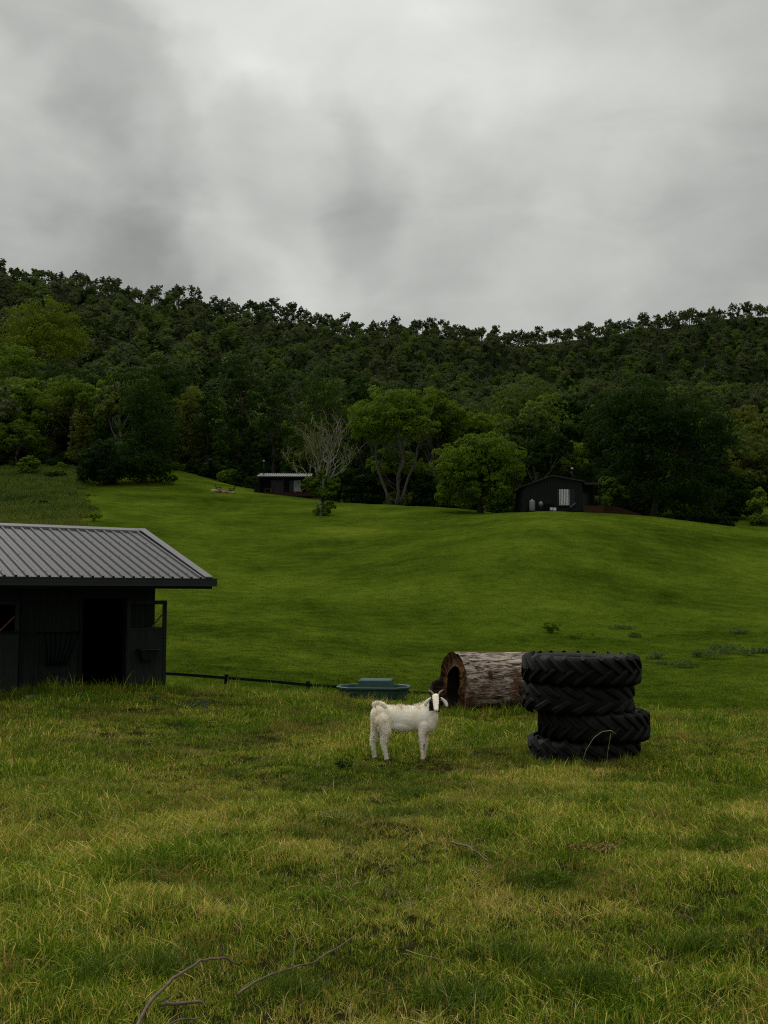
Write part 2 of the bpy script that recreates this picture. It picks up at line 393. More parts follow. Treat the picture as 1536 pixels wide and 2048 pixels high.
# ------------------------------------------------------------------ trees
def unit(rs, n):
    v = rs.normal(size=(n, 3)); return v / np.linalg.norm(v, axis=1, keepdims=True)
def leaves(pos, nor, size, rs, aspect=.55, fold=.18):
    n = len(pos)
    t = unit(rs, n); t[:, 2] -= .35
    t -= nor * (t * nor).sum(1, keepdims=True); t /= np.linalg.norm(t, axis=1, keepdims=True) + 1e-9
    b = np.cross(nor, t)
    s = size[:, None]
    v = np.stack([pos - t * s * .5, pos + b * s * aspect * .5 - nor * s * fold, pos + t * s * .5, pos - b * s * aspect * .5 - nor * s * fold], 1)
    return v.reshape(-1, 3), np.arange(4 * n).reshape(n, 4)
def crown_points(rs, lobes, nsub, nleaf, up=.25, shell=(.72, 1.08), subr=.37):
    """lobes: list of (centre, radii). returns leaf positions and normals"""
    PS = []; NS = []
    for c, r in lobes:
        r = np.array(r if hasattr(r, '__len__') else (r, r, r), float); rm = r.mean()
        d = unit(rs, nsub); d[:, 2] = d[:, 2] * (1 - up) + up * np.abs(d[:, 2]); d /= np.linalg.norm(d, axis=1, keepdims=True)
        sc = np.array(c) + d * r * rs.uniform(.62, .95, (nsub, 1))
        sr = rm * subr * rs.uniform(.6, 1.25, nsub)
        for k in range(nsub):
            m_ = max(3, int(nleaf * (sr[k] / (rm * subr)) ** 1.6 * rs.uniform(.6, 1.2)))
            e = unit(rs, m_); e[:, 2] = e[:, 2] * .75 + .38
            e = e + d[k] * .45; e /= np.linalg.norm(e, axis=1, keepdims=True)
            PS.append(sc[k] + e * sr[k] * rs.uniform(shell[0], shell[1], (m_, 1)) * np.array([1, 1, .78]))
            NS.append(e)
        # sparse inner fill so the crown is not hollow
        m_ = nsub * nleaf // 7
        e = unit(rs, m_); PS.append(np.array(c) + e * r * rs.uniform(.2, .7, (m_, 1))); NS.append(e)
    P_ = np.concatenate(PS); N_ = np.concatenate(NS)
    N_ = N_ + rs.normal(size=N_.shape) * .30; N_ /= np.linalg.norm(N_, axis=1, keepdims=True)
    return P_, N_
def make_lobes(rs, H, W, base, n, kind='round'):
    L = []
    hc = H - base; cz = base + hc * .5
    for i in range(n):
        if kind == 'round':
            d = unit(rs, 1)[0]; d[2] = abs(d[2]) * 1.1 - .35
            q = rs.uniform(.50, .80)
            c = (d[0] * W * .5 * q, d[1] * W * .5 * q, cz + d[2] * hc * .5 * q)
            r = W * rs.uniform(.17, .27)
            L.append((c, (r, r, r * .85)))
        elif kind == 'tall':
            t = (i + .5) / n; an = i * 2.4 + rs.rand()
            wr = W * .5 * (math.sin(math.pi * min(1, .30 + .66 * t)) ** .7) * rs.uniform(.30, .70)
            r = W * rs.uniform(.20, .30)
            L.append(((math.cos(an) * wr, math.sin(an) * wr, base + hc * (.08 + .84 * t)), (r, r, r * .95)))
        elif kind == 'flat':
            an = i * 2.4 + rs.rand(); q = math.sqrt((i + .5) / n)
            r = W * rs.uniform(.13, .2)
            L.append(((math.cos(an) * W * .42 * q, math.sin(an) * W * .42 * q, base + hc * (.85 - .55 * q * q) + rs.normal() * hc * .08), (r, r, r * .55)))
        elif kind == 'gum':
            an = i * 2.4 + rs.rand() * 1.5; q = rs.uniform(.15, 1)
            r = W * rs.uniform(.11, .2)
            L.append(((math.cos(an) * W * .40 * q, math.sin(an) * W * .40 * q, base + hc * (.95 - .35 * q - rs.uniform(0, .4))), (r, r, r * .75)))
    if kind in ('round', 'tall') and base < .13 * H:
        for i in range(8):
            an = i * .785 + rs.rand() * .5; r = W * rs.uniform(.15, .22); q = W * rs.uniform(.26, .36)
            L.append(((math.cos(an) * q, math.sin(an) * q, max(base, 0) + r * rs.uniform(.7, 1.3)), (r, r, r)))
    if kind in ('round', 'tall'):
        L.append(((0, 0, cz), (W * .26, W * .26, hc * .36)))
    return L
def wood_mb(rs, H, lobes, rad, nlimb, n=6, stems=1, fork=.3, lean=.04):
    mb = MB()
    for s in range(stems):
        ang = s * 6.28 / stems + rs.uniform(-.5, .5); off = 0 if stems == 1 else .5
        ca, sa = math.cos(ang), math.sin(ang)
        top = Vector((rs.normal() * lean * H + ca * off * 9, rs.normal() * lean * H + sa * off * 9, H * .8))
        b0 = Vector((ca * off * rad * 3.2, sa * off * rad * 3.2, -.3))
        path = [b0]
        for k in range(1, 8):
            t = k / 7; path.append(b0.lerp(top, t) + Vector((rs.normal(), rs.normal(), 0)) * .012 * H)
        rr = rad / math.sqrt(stems)
        mb.tube(path, [rr * 1.5] + [rr * (1.05 - .85 * k / 7) for k in range(1, 8)], n)
        pick = rs.permutation(len(lobes))[:max(1, nlimb // stems)]
        for k in pick:
            c = Vector(lobes[k][0]); t = min(.85, max(fork, c.z / H * .65)); i = t * 7; a = path[int(i)].lerp(path[min(7, int(i) + 1)], i - int(i))
            mid = a.lerp(c, .5) + Vector((rs.normal() * .03 * H, rs.normal() * .03 * H, -.03 * H))
            q1 = a.lerp(mid, .5) + Vector((0, 0, -.01 * H)); q2 = mid.lerp(c, .5) + Vector((0, 0, .01 * H))
            r0 = rr * (1.0 - .8 * t) * .75
            mb.tube([a, q1, mid, q2, c], [r0, r0 * .8, r0 * .6, r0 * .42, r0 * .2], max(4, n - 1))
            for e in range(2):
                e_ = c + Vector(tuple(unit(rs, 1)[0])) * float(np.mean(lobes[k][1])) * .9
                mb.tube([mid, mid.lerp(e_, .5) + Vector((0, 0, .01 * H)), e_], [r0 * .4, r0 * .28, r0 * .1], 4)
    return mb
def tree_meshes(seed, H, W, base, kind, nlobe, nsub, nleaf, leaf, rad=None, nlimb=6, stems=1, lobes=None, seg=6, up=.25):
    rs = np.random.RandomState(seed)
    L = lobes or make_lobes(rs, H, W, base, nlobe, kind)
    P_, N_ = crown_points(rs, L, nsub, nleaf, up)
    zmin = .15
    ok = P_[:, 2] > zmin
    P_ = P_[ok]; N_ = N_[ok]
    v, f = leaves(P_, N_, leaf * rs.uniform(.55, 1.35, len(P_)), rs, rs.uniform(.5, .65))
    if kind in ('round', 'tall') and (seg == 4 or leaf == .58):      # inner mass of small twigs and leaves: ragged cores of the lobes
        nb = 8; th = np.pi * (np.arange(nb + 1) / nb); ph = 2 * np.pi * np.arange(10) / 10
        for c, r in (L[:-1] if len(L) > 6 else L):
            r = np.array(r if hasattr(r, '__len__') else (r, r, r), float) * .40
            q = np.stack([np.outer(np.sin(th), np.cos(ph)), np.outer(np.sin(th), np.sin(ph)), np.outer(np.cos(th), np.ones(10))], -1)
            q = q * (1 + .35 * (rs.rand(nb + 1, 10, 1) - .5)) * r + np.array(c)
            q[..., 2] = np.maximum(q[..., 2], .1)
            k0 = len(v); I_ = k0 + np.arange((nb + 1) * 10).reshape(nb + 1, 10); I2 = np.roll(I_, -1, 1)
            v = np.concatenate([v, q.reshape(-1, 3)]); f = np.concatenate([f, np.stack([I_[:-1], I_[1:], I2[1:], I2[:-1]], -1).reshape(-1, 4)])
    cm = npmesh('crown', v, f)
    tm = wood_mb(rs, H, L, rad or H * .022, nlimb, seg, stems).mesh('trunk')
    return tm, cm
def place_tree(name, tm, cm, leafm, barkm, loc, rz=0., sc=(1, 1, 1), label='', cat='tree', group=None):
    t = empty(name, loc, rz, label, cat, group); t.scale = sc
    if not tm.materials: tm.materials.append(barkm)
    if not cm.materials: cm.materials.append(leafm)
    link('trunk', tm, t); link('crown', cm, t)
    return t
HERO_FOOT = []
def hero(seed, pxc, pytop, pybase, Y, wpx, kind, leafm, label, base=.12, nl=14, ns=13, nlf=46, leaf=.42, bark=None, stems=1, name='tree', cat='tree', nlimb=7, rad=None, lobes=None, up=.25, sink=0.):
    g = ground_at(pxc, Y); top = P(pxc, pytop, Y).z
    H = top - g.z; W = wpx / FPX * Y
    tm, cm = tree_meshes(seed, H, W, base * H, kind, nl, ns, nlf, leaf, rad, nlimb, stems, lobes, up=up)
    if label: HERO_FOOT.append((g.x, g.y, W * .33))
    return place_tree(name, tm, cm, LM[leafm], bark or M_bark, g, 0, (1, 1, 1), label, cat)

hero(11, 282, 748, 980, 165, 160, 'tall', 'dark', 'huge dense near-black tree reaching the ground at the left edge of the mown hill', .0, 18, 16, 52, .42)
hero(12, 200, 872, 980, 160, 100, 'round', 'dark', 'lower rounded bushy tree leaning out on the left flank of the huge black-green tree', .0, 11, 12, 46, .38)
hero(13, 50, 905, 955, 176, 46, 'round', 'mid', 'small solitary round shrub at the foot of the wood above the rough grass', .0, 9, 10, 34, .32, name='shrub', cat='shrub')
hero(14, 22, 838, 950, 190, 110, 'flat', 'mid', 'spreading tree with layered fronds at the left edge of the photo above the rough grass', .2, 12, 12, 40, .42)
hero(15, 132, 748, 935, 200, 150, 'flat', 'mid', 'broad spreading tree with layered pale tiers left of the huge black-green tree', .25, 18, 14, 44, .45)
hero(16, 152, 822, 930, 186, 66, 'tall', 'olive', 'small olive-yellow tree in front of the broad layered tree', .1, 11, 11, 36, .36)
hero(17, 66, 596, 800, 262, 190, 'round', 'lime', 'very large yellow-green crown towering over the wood at upper left', .25, 20, 15, 50, .62)
hero(18, 100, 700, 900, 235, 140, 'round', 'dark', 'dark rounded tree just below the very large yellow-green crown', .05, 14, 13, 44, .5)
hero(19, 15, 660, 880, 240, 130, 'round', 'mid', 'olive green tree directly beneath the yellow-green crown at the photo edge', .1, 13, 12, 44, .5)
hero(20, 205, 700, 900, 225, 110, 'round', 'dark', 'dark rounded tree behind and left of the huge black-green tree', .05, 13, 12, 44, .5)
hero(21, 372, 782, 955, 210, 100, 'tall', 'olive', 'olive-brown tree in the gap between the huge dark tree and the fire pit lawn', .05, 13, 12, 44, .45)
hero(22, 330, 690, 920, 235, 130, 'round', 'dark', 'tall dark crown rising behind the huge black-green tree', .05, 14, 12, 44, .5)
hero(23, 470, 708, 965, 196, 120, 'tall', 'dark', 'tall dark tree behind the lawn left of the flat-roofed cabin', .02, 16, 14, 50, .46)
hero(24, 545, 730, 975, 190, 90, 'tall', 'dark', 'narrow dark tree directly behind the flat-roofed cabin chimney', .02, 14, 13, 46, .44)
hero(25, 408, 770, 960, 202, 80, 'tall', 'dark', 'black-green tree at the end of the lawn crest above the fire pit', .0, 12, 12, 44, .44)
hero(26, 640, 735, 1000, 182, 150, 'tall', 'dark', 'tall dark gum standing behind the pale bare tree', .12, 15, 13, 40, .42, stems=2)
hero(27, 725, 745, 1003, 160, 95, 'tall', 'dark', 'slim dark tree right of the pale bare tree', .1, 12, 12, 44, .42)
hero(28, 790, 760, 1005, 146, 165, 'round', 'mid', 'tall multi-stemmed tree with grey trunks and yellowish top in the middle of the wood edge', .33, 20, 15, 50, .40, M_gumbark, 4, nlimb=14, rad=.46)
hero(29, 872, 756, 1000, 158, 130, 'round', 'bright', 'bright lime-topped tree behind the multi-stemmed tree', .35, 15, 12, 42, .42)
hero(30, 968, 792, 1000, 160, 95, 'round', 'bright', 'small lime-topped tree behind the round tree near the gabled cabin', .3, 12, 11, 40, .40)
hero(31, 962, 862, 1012, 124, 178, 'round', 'mid', 'dome-shaped bright green tree standing on the lawn left of the gabled cabin', .1, 22, 17, 56, .36, rad=.35)
hero(32, 1132, 846, 1010, 146, 110, 'round', 'mid', 'mid green round tree behind the gabled cabin roof', .05, 13, 12, 44, .42)
hero(33, 1310, 728, 1028, 133, 280, 'round', 'dark', 'enormous dark spreading tree right of the gabled cabin', .06, 24, 19, 60, .44, rad=.45, nlimb=12)
hero(34, 1255, 800, 1028, 140, 150, 'round', 'dark', 'dark tree filling the left flank of the enormous spreading tree', .05, 13, 13, 44, .42)
hero(35, 1425, 840, 1030, 142, 110, 'round', 'dark', 'dark tree under the right flank of the enormous spreading tree', .0, 13, 13, 44, .42)
hero(36, 1482, 940, 1028, 158, 84, 'round', 'dark', 'dark rounded shrub at the right end of the lawn', .0, 11, 12, 40, .36, name='shrub', cat='shrub')
hero(37, 1528, 960, 1030, 150, 50, 'round', 'mid', 'small mid green shrub at the right edge of the photo by the far path', .0, 9, 10, 36, .34, name='shrub', cat='shrub')
hero(38, 1500, 830, 1010, 196, 120, 'round', 'gum', 'mid green gum tree above the dark shrub at the right edge', .1, 13, 12, 40, .46)
hero(39, 1060, 730, 950, 230, 150, 'round', 'gum', 'wide rounded gum crown behind the round lawn tree and above the gabled cabin', .1, 15, 13, 44, .5)
hero(40, 905, 905, 1003, 140, 60, 'round', 'dark', 'dark understorey bush between the grey trunks and the dome-shaped tree', .0, 9, 10, 36, .36, name='bush', cat='bush')
hero(41, 690, 925, 1005, 158, 90, 'round', 'dark', 'low dark bush at the wood edge behind the pale bare tree', .0, 9, 10, 36, .36, name='bush', cat='bush')
hero(42, 600, 900, 990, 184, 100, 'round', 'dark', 'dark bush right behind the flat-roofed cabin roof', .0, 10, 10, 36, .38, name='bush', cat='bush')
hero(43, 1225, 930, 1024, 128, 70, 'round', 'mid', 'leafy bush behind the timber ramp of the gabled cabin', .0, 9, 10, 36, .34, name='bush', cat='bush')
hero(44, 740, 935, 1003, 156, 60, 'round', 'dark', 'low dark bush left of the grey multi-stemmed trunks', .0, 8, 10, 34, .36, name='bush', cat='bush')
hero(45, 855, 940, 1004, 148, 70, 'round', 'dark', 'low dark bush right of the grey multi-stemmed trunks', .0, 8, 10, 34, .36, name='bush', cat='bush')

# pale bare tree with ivy on the lawn
def bare_tree():
    rs = np.random.RandomState(5)
    Y = 128; g = ground_at(640, Y); k = Y / FPX
    t = empty('bare_tree', g, 0, 'pale bare-branched tree with ivy-clad trunk on the lawn by the flat-roofed cabin', 'tree')
    H = (P(640, 838, Y).z - g.z) * .95
    mb = MB()
    def grow(p, d, r, ln, depth):
        pts = [p]; rr = [r]; q = p.copy(); dd = d.copy(); seg = 5
        for i in range(seg):
            dd = (dd + Vector(tuple(rs.normal(size=3))) * .17 + Vector((0, 0, .11))).normalized()
            q = q + dd * ln / seg; pts.append(q.copy()); rr.append(r * (1 - .5 * (i + 1) / seg))
        mb.tube(pts, rr, 5 if depth < 2 else 4, cap=False)
        if depth < 5:
            nch = 2 if depth != 2 else 3
            for c in range(nch):
                j = seg if c == 0 else rs.randint(2, seg + 1)
                side = Vector(tuple(rs.normal(size=3))); side = (side - dd * side.dot(dd)).normalized()
                nd = (dd * 1.0 + side * rs.uniform(.45, .9)).normalized()
                grow(pts[j], nd, max(.034, rr[j] * .80), ln * rs.uniform(.66, .88), depth + 1)
    base = Vector((0, 0, H * .25))
    mb.tube([(0, 0, -.3), (.1, 0, H * .08), (-.05, 0, H * .17), (.05, 0, H * .26)], [.42, .3, .26, .24], 8)
    for dx, dy, ln in ((-.95, .1, .23), (-.6, .3, .26), (-.2, -.2, .29), (.1, .2, .31), (.4, -.25, .32), (.7, .1, .31), (1.05, -.1, .26)):
        grow(base + Vector((dx * .15, dy * .2, rs.uniform(-.6, .6))), Vector((dx, dy, 1.15)).normalized(), .20, H * ln, 1)
    ends = np.array([v for v in mb.v if v[2] > H * .3])
    mb.build('trunk', M_pale, t)
    # thin yellow-green leaves on the twigs
    pk = ends[rs.choice(len(ends), 4000)]
    pk = pk[(pk[:, 0] < 0) | (rs.rand(len(pk)) < .35)] + rs.normal(size=(len(pk[(pk[:, 0] < 0)]) * 0 + 1, 3)) * 0
    pk = pk + rs.normal(size=pk.shape) * .22
    v, f = leaves(pk, unit(rs, len(pk)), rs.uniform(.12, .28, len(pk)), rs)
    link('crown', npmesh('crown', v, f), t, LM['olive'])
    L = [((-1.3, 0, H * .33), (1.1, .9, .6)), ((.2, 0, H * .38), (1.5, 1.1, 1.0)), ((1.3, .2, H * .33), (1.1, .9, .9)), ((.7, -.3, H * .26), (1.2, .8, .9)), ((-.6, -.2, H * .36), (1.1, .8, .7)), ((.15, 0, H * .12), (.42, .4, 1.3)), ((.9, -.1, H * .08), (.75, .7, .7)), ((0, 0, .5), (.7, .6, .5)), ((-.3, 0, H * .25), (.8, .7, .4))]
    L = [(c, tuple(1.22 * q for q in rr_)) for c, rr_ in L]
    p_, n_ = crown_points(rs, L, 13, 75)
    ok = p_[:, 2] > .05
    v, f = leaves(p_[ok], n_[ok], rs.uniform(.22, .48, ok.sum()), rs)
    link('ivy', npmesh('ivy', v, f), t, LM['mid'])
bare_tree()

# forest on the hills ------------------------------------------------
MIDM = [tree_meshes(100 + i, H, W, b, kd, nl, 12, 30, .58, nlimb=5, stems=1) for i, (H, W, b, kd, nl) in enumerate([
    (15, 13, .2, 'round', 13), (18, 12, .2, 'tall', 14), (15, 14, 3, 'flat', 14), (18, 12, 3, 'gum', 13), (17, 13, .5, 'round', 15), (20, 13, 5, 'gum', 14)])]
FARM = [tree_meshes(200 + i, H, W, b, kd, nl, 9, 17, .80, nlimb=4, seg=4) for i, (H, W, b, kd, nl) in enumerate([
    (15, 12, 2, 'round', 11), (17, 11, 2, 'tall', 11), (15, 12, 3, 'round', 12), (18, 11, 6, 'gum', 11), (20, 12, 9, 'gum', 12), (16, 10, 6, 'gum', 9)])]
MATN = ['dark', 'mid', 'mid', 'gum', 'olive', 'gum']
pts = []
Y = 130.0
rs = np.random.RandomState(77)
while Y < 900:
    step = 5.4 + Y * .0045
    xs = np.arange(-.5 * Y, .5 * Y, step)
    for x in xs:
        xx = x + rs.uniform(-.45, .45) * step; yy = Y + rs.uniform(-.45, .45) * step
        a = xx / yy
        if yy < wood_edge(a) + 5: continue
        if any((xx - hx) ** 2 + (yy - hy) ** 2 < hr * hr for hx, hy, hr in HERO_FOOT): continue
        if any(hy < 216 and yy < hy + hr and abs(a - hx / hy) < hr * 1.25 / hy for hx, hy, hr in HERO_FOOT): continue
        pts.append((xx, yy))
    Y += step
pts = np.array(pts)
zz = gzA(pts[:, 0], pts[:, 1])
order = np.argsort(pts[:, 1]); pts = pts[order]; zz = zz[order]
# drop the far side of the ridge: nothing of it shows
el = (zz + 12 - CAMZ) / pts[:, 1]
vis = np.ones(len(pts), bool); ab = np.round((pts[:, 0] / pts[:, 1]) * 120).astype(int)
best = {}
for i in range(len(pts)):
    b = best.get(ab[i], -9)
    if (zz[i] + 22 - CAMZ) / pts[i, 1] < b - .004: vis[i] = False
    best[ab[i]] = max(b, (zz[i] - CAMZ) / pts[i, 1])
pts = pts[vis]; zz = zz[vis]
inframe = np.abs(pts[:, 0] / pts[:, 1]) < .395
ind = np.where(inframe)[0][:240]
lab = {'dark': 'dark green rainforest tree packed in the lower wood behind the lawn', 'mid': 'mid green rounded tree packed in the lower wood behind the lawn',
       'gum': 'greyish green gum tree packed in the lower wood behind the lawn', 'olive': 'olive green tree packed in the lower wood behind the lawn'}
protos = {}
def zone(x, y):
    p = 768 + x / y * FPX
    return ('above the rough grass at the left' if p < 160 else 'behind the fire pit lawn' if p < 500 else 'behind the flat-roofed cabin' if p < 690 else
            'between the two cabins' if p < 1050 else 'behind the gabled cabin' if p < 1250 else 'beyond the lawn at the right')
lab = {k: v.split(' packed')[0] for k, v in lab.items()}
for i in ind:
    k = rs.randint(6); mk = MATN[k] if rs.rand() < .6 else rs.choice(['dark', 'mid', 'gum', 'olive', 'dark'])
    s = rs.uniform(.62, 1.08); sz = s * rs.uniform(.9, 1.15)
    loc = (pts[i, 0], pts[i, 1], zz[i] - .3)
    if (k, mk) not in protos:
        tm, cm = MIDM[k]
        cmm = cm if not cm.materials else cm.copy()
        if cmm is not cm: cmm.materials.clear()
        tr = place_tree('forest_tree', tm, cmm, LM[mk], M_gumbark, loc, 0, (s, s, sz), 'x', 'tree', 'trees of the lower wood')
        protos[(k, mk)] = tr
    else:
        tr = copy_tree(protos[(k, mk)]); tr.location = loc
    tr.rotation_euler = (0, 0, rs.uniform(0, 6.28)); tr.scale = (s, s, sz)
    tr['label'] = lab[mk] + (' low in the wood ' if pts[i, 1] < 215 else ' higher in the wood ') + zone(pts[i, 0], pts[i, 1])

def scatter(name, P3, rot, scl, idx, protos_, tilt=None, label=None, cat=None):
    """ONE stuff object: instances of the meshes protos_ on points"""
    me = bpy.data.meshes.new(name); me.vertices.add(len(P3)); me.vertices.foreach_set('co', np.ascontiguousarray(P3, dtype=np.float32).ravel())
    def fa(nm, arr, ty='FLOAT'):
        q = me.attributes.new(nm, ty, 'POINT')
        if ty == 'FLOAT_VECTOR': q.data.foreach_set('vector', np.ascontiguousarray(arr, dtype=np.float32).ravel())
        elif ty == 'INT': q.data.foreach_set('value', np.ascontiguousarray(arr, dtype=np.int32))
        else: q.data.foreach_set('value', np.ascontiguousarray(arr, dtype=np.float32))
    if rot.ndim == 1: rot = np.stack([rot * 0, rot * 0, rot], 1)
    if scl.ndim == 1: scl = np.stack([scl] * 3, 1)
    fa('rot', rot, 'FLOAT_VECTOR'); fa('scl', scl, 'FLOAT_VECTOR'); fa('idx', idx, 'INT')
    o = link(name, me)
    c = bpy.data.collections.new(name + '_kinds')
    for i, pm in enumerate(protos_):
        c.objects.link(bpy.data.objects.new('%s_kind_%02d' % (name, i), pm))
    g = bpy.data.node_groups.new(name, 'GeometryNodeTree')
    g.interface.new_socket('Geometry', in_out='INPUT', socket_type='NodeSocketGeometry')
    g.interface.new_socket('Geometry', in_out='OUTPUT', socket_type='NodeSocketGeometry')
    gi = g.nodes.new('NodeGroupInput'); go = g.nodes.new('NodeGroupOutput')
    ip = g.nodes.new('GeometryNodeInstanceOnPoints'); ci = g.nodes.new('GeometryNodeCollectionInfo')
    ci.inputs['Collection'].default_value = c; ci.inputs['Separate Children'].default_value = True; ci.inputs['Reset Children'].default_value = True
    ip.inputs['Pick Instance'].default_value = True
    def na(nm, ty):
        q = g.nodes.new('GeometryNodeInputNamedAttribute'); q.data_type = ty; q.inputs[0].default_value = nm
        return [s for s in q.outputs if s.enabled and s.name == 'Attribute'][0]
    L = g.links.new
    L(gi.outputs[0], ip.inputs['Points']); L(ci.outputs[0], ip.inputs['Instance'])
    L(na('idx', 'INT'), ip.inputs['Instance Index'])
    e2r = g.nodes.new('FunctionNodeEulerToRotation'); L(na('rot', 'FLOAT_VECTOR'), e2r.inputs[0]); L(e2r.outputs[0], ip.inputs['Rotation'])
    L(na('scl', 'FLOAT_VECTOR'), ip.inputs['Scale'])
    L(ip.outputs[0], go.inputs[0])
    md = o.modifiers.new('scatter', 'NODES'); md.node_group = g
    tag(o, label, cat, None, 'stuff')
    return o
def joined(tm, cm, leafm, barkm):
    v1 = np.zeros(len(tm.vertices) * 3, np.float32); tm.vertices.foreach_get('co', v1)
    v2 = np.zeros(len(cm.vertices) * 3, np.float32); cm.vertices.foreach_get('co', v2)
    bm = bmesh.new(); bm.from_mesh(tm)
    for f in bm.faces: f.material_index = 1
    bm.from_mesh(cm)
    me = bpy.data.meshes.new('far_tree'); bm.to_mesh(me); bm.free()
    me.materials.append(leafm); me.materials.append(barkm)
    return me
FK = []
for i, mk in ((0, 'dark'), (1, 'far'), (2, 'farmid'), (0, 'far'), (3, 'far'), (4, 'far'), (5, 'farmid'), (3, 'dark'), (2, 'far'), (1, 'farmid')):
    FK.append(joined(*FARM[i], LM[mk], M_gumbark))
rest = np.setdiff1d(np.arange(len(pts)), ind)
pr = pts[rest]; zr = zz[rest]
er = (zr - CAMZ) / pr[:, 1]
s = rs.uniform(.55, 1.0, len(rest)); s = s * np.where(pr[:, 1] > 420, .84, .95)
# trees right on the skyline are airy gums
top = np.zeros(len(rest), bool); ba = np.round(pr[:, 0] / pr[:, 1] * 90).astype(int); mxd = {}
for i in range(len(rest)): mxd[ba[i]] = max(mxd.get(ba[i], -9), er[i])
for i in range(len(rest)): top[i] = er[i] > mxd[ba[i]] - .010
idx = rs.randint(0, 10, len(rest)); idx[top] = rs.choice([4, 5, 6, 7], top.sum())
scl = np.stack([s, s, s * rs.uniform(.85, 1.25, len(rest))], 1)
scl[top] *= rs.uniform(.6, 1.15, (top.sum(), 1))
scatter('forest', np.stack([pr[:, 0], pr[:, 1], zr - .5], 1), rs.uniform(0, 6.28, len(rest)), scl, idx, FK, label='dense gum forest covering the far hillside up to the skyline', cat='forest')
un = 620; ua = rs.uniform(-.44, .46, un); uy = wood_edge(ua) + rs.uniform(1.5, 14, un); ux = ua * uy
uok = np.array([not any((ux[i] - hx) ** 2 + (uy[i] - hy) ** 2 < 9 and uy[i] < hy for hx, hy, hr in HERO_FOOT) for i in range(un)]); ux, uy = ux[uok], uy[uok]
UM = []
for i_ in range(4):
    tm_, cm_ = tree_meshes(300 + i_, 3.4, 4.4, .0, 'round', 7, 9, 22, .34, nlimb=3); cm_.materials.append(LM['dark' if i_ else 'mid']); UM.append(cm_)
us_ = rs.uniform(.35, 1.0, len(ux))
scatter('undergrowth', np.stack([ux, uy, gzA(ux, uy) - .2], 1), rs.uniform(0, 6.28, len(ux)), us_, rs.randint(0, 4, len(ux)), UM, label='dark scrubby undergrowth along the foot of the wood', cat='undergrowth')
print('forest', len(rest), 'individual', len(ind))

# ------------------------------------------------------------------ materials for objects
M_black = simple('black_paint', (.005, .007, .006), .75, .1, nscale=3, namt=.35, bump=.1, stretch=(6, 6, .6))
M_wall = simple('charcoal_board', (.0085, .0120, .0098), .85, .1, nscale=2.5, namt=.5, bump=.15, stretch=(9, 9, .5))
M_door = simple('charcoal_door', (.014, .0175, .0152), .8, .12, nscale=2.5, namt=.5, bump=.12, stretch=(9, 9, .5))
M_roof = simple('grey_roof_sheet', (.060, .058, .060), .5, .4, nscale=14, namt=.22, bump=.08)
M_cap = simple('grey_roof_flashing', (.095, .092, .094), .5, .4, nscale=14, namt=.22, bump=.06)
M_gutter = simple('dark_gutter', (.006, .0095, .0075), .45, .25, nscale=4, namt=.3, bump=.03)
M_dark = simple('interior_dark', (.008, .009, .008), .9, .1)
M_timber = simple('brown_timber', (.15, .065, .035), .75, .3, nscale=4, namt=.5, bump=.3, stretch=(8, 8, 1))
M_conc = simple('concrete', (.16, .15, .13), .9, .2, nscale=6, namt=.3, bump=.3)
M_green = simple('green_poly', (.013, .046, .037), .55, .4, nscale=5, namt=.30, bump=.06)
M_white = simple('white_paint', (.38, .38, .36), .6, .3, nscale=8, namt=.12, bump=.03)
M_lamp = simple('lamp_glass', (.35, .35, .33), .3, .5, nscale=8, namt=.1, bump=.0)
M_curtain = simple('curtain', (.42, .43, .42), .9, .1, nscale=3, namt=.25, bump=.1, stretch=(12, 12, .4))
M_deck = simple('deck_timber', (.034, .015, .009), .85, .1, nscale=3, namt=.4, bump=.2, stretch=(.7, 6, 10))
M_steel = simple('steel', (.13, .14, .135), .5, .3, .5, nscale=5, namt=.3, bump=.05)
m, nt = newmat('dark_glass'); n = N(nt); n.out(n.princ((.004, .006, .006), .15, 0, .15)); M_glass = m
M_rock = simple('boulder_stone', (.24, .18, .12), .9, .2, nscale=2.5, namt=.5, bump=.6)

# ------------------------------------------------------------------ shed
Uv = Vector((.817, .577, 0)); SR = math.atan2(.577, .817)
shed = empty('shed', (-4.65, 20.3, -.27), SR, 'charcoal stable shed with grey corrugated roof at the left edge', 'shed')
EZ, RZ, YE, YR_, XG, XL = 2.16, 3.30, -1.0, 2.62, .80, -8.2
def roof_z(y): return EZ + (RZ - EZ) * (y - YE) / (YR_ - YE)
T = .10
# front wall with openings (doorway 0.62..1.48 ; left door 2.66..3.5 with open top)
wl = MB()
wt_ = roof_z(0) - .06
wl.box(-.62, 0, 0, T, 0, wt_)
wl.box(-1.48, -.62, 0, T, 1.80, wt_)
wl.box(-2.62, -1.48, 0, T, 0, wt_)
wl.box(-3.50, -2.62, 0, T, 1.76, wt_)
wl.box(-8, -3.50, 0, T, 0, wt_)
wl.build('wall', M_wall, shed)
zb = roof_z(0) - .06; yb = 2 * YR_ - 0
for xa in (-T, -8):
    gw = MB(); gw.add([(xa, T, 0), (xa, yb, 0), (xa, yb, zb), (xa, YR_, RZ - .08), (xa, T, zb + .03), (xa + T, T, 0), (xa + T, yb, 0), (xa + T, yb, zb), (xa + T, YR_, RZ - .08), (xa + T, T, zb + .03)],
           [(0, 1, 2, 3, 4), (9, 8, 7, 6, 5), (0, 5, 6, 1), (1, 6, 7, 2), (2, 7, 8, 3), (3, 8, 9, 4), (4, 9, 5, 0)])
    gw.build('wall', M_wall, shed)
MB().box(-8 + T, -T, yb - T, yb, 0, zb).build('wall', M_wall, shed)
MB().box(-8, 0, 0.1, yb, -.02, .02).build('floor', M_dark, shed)
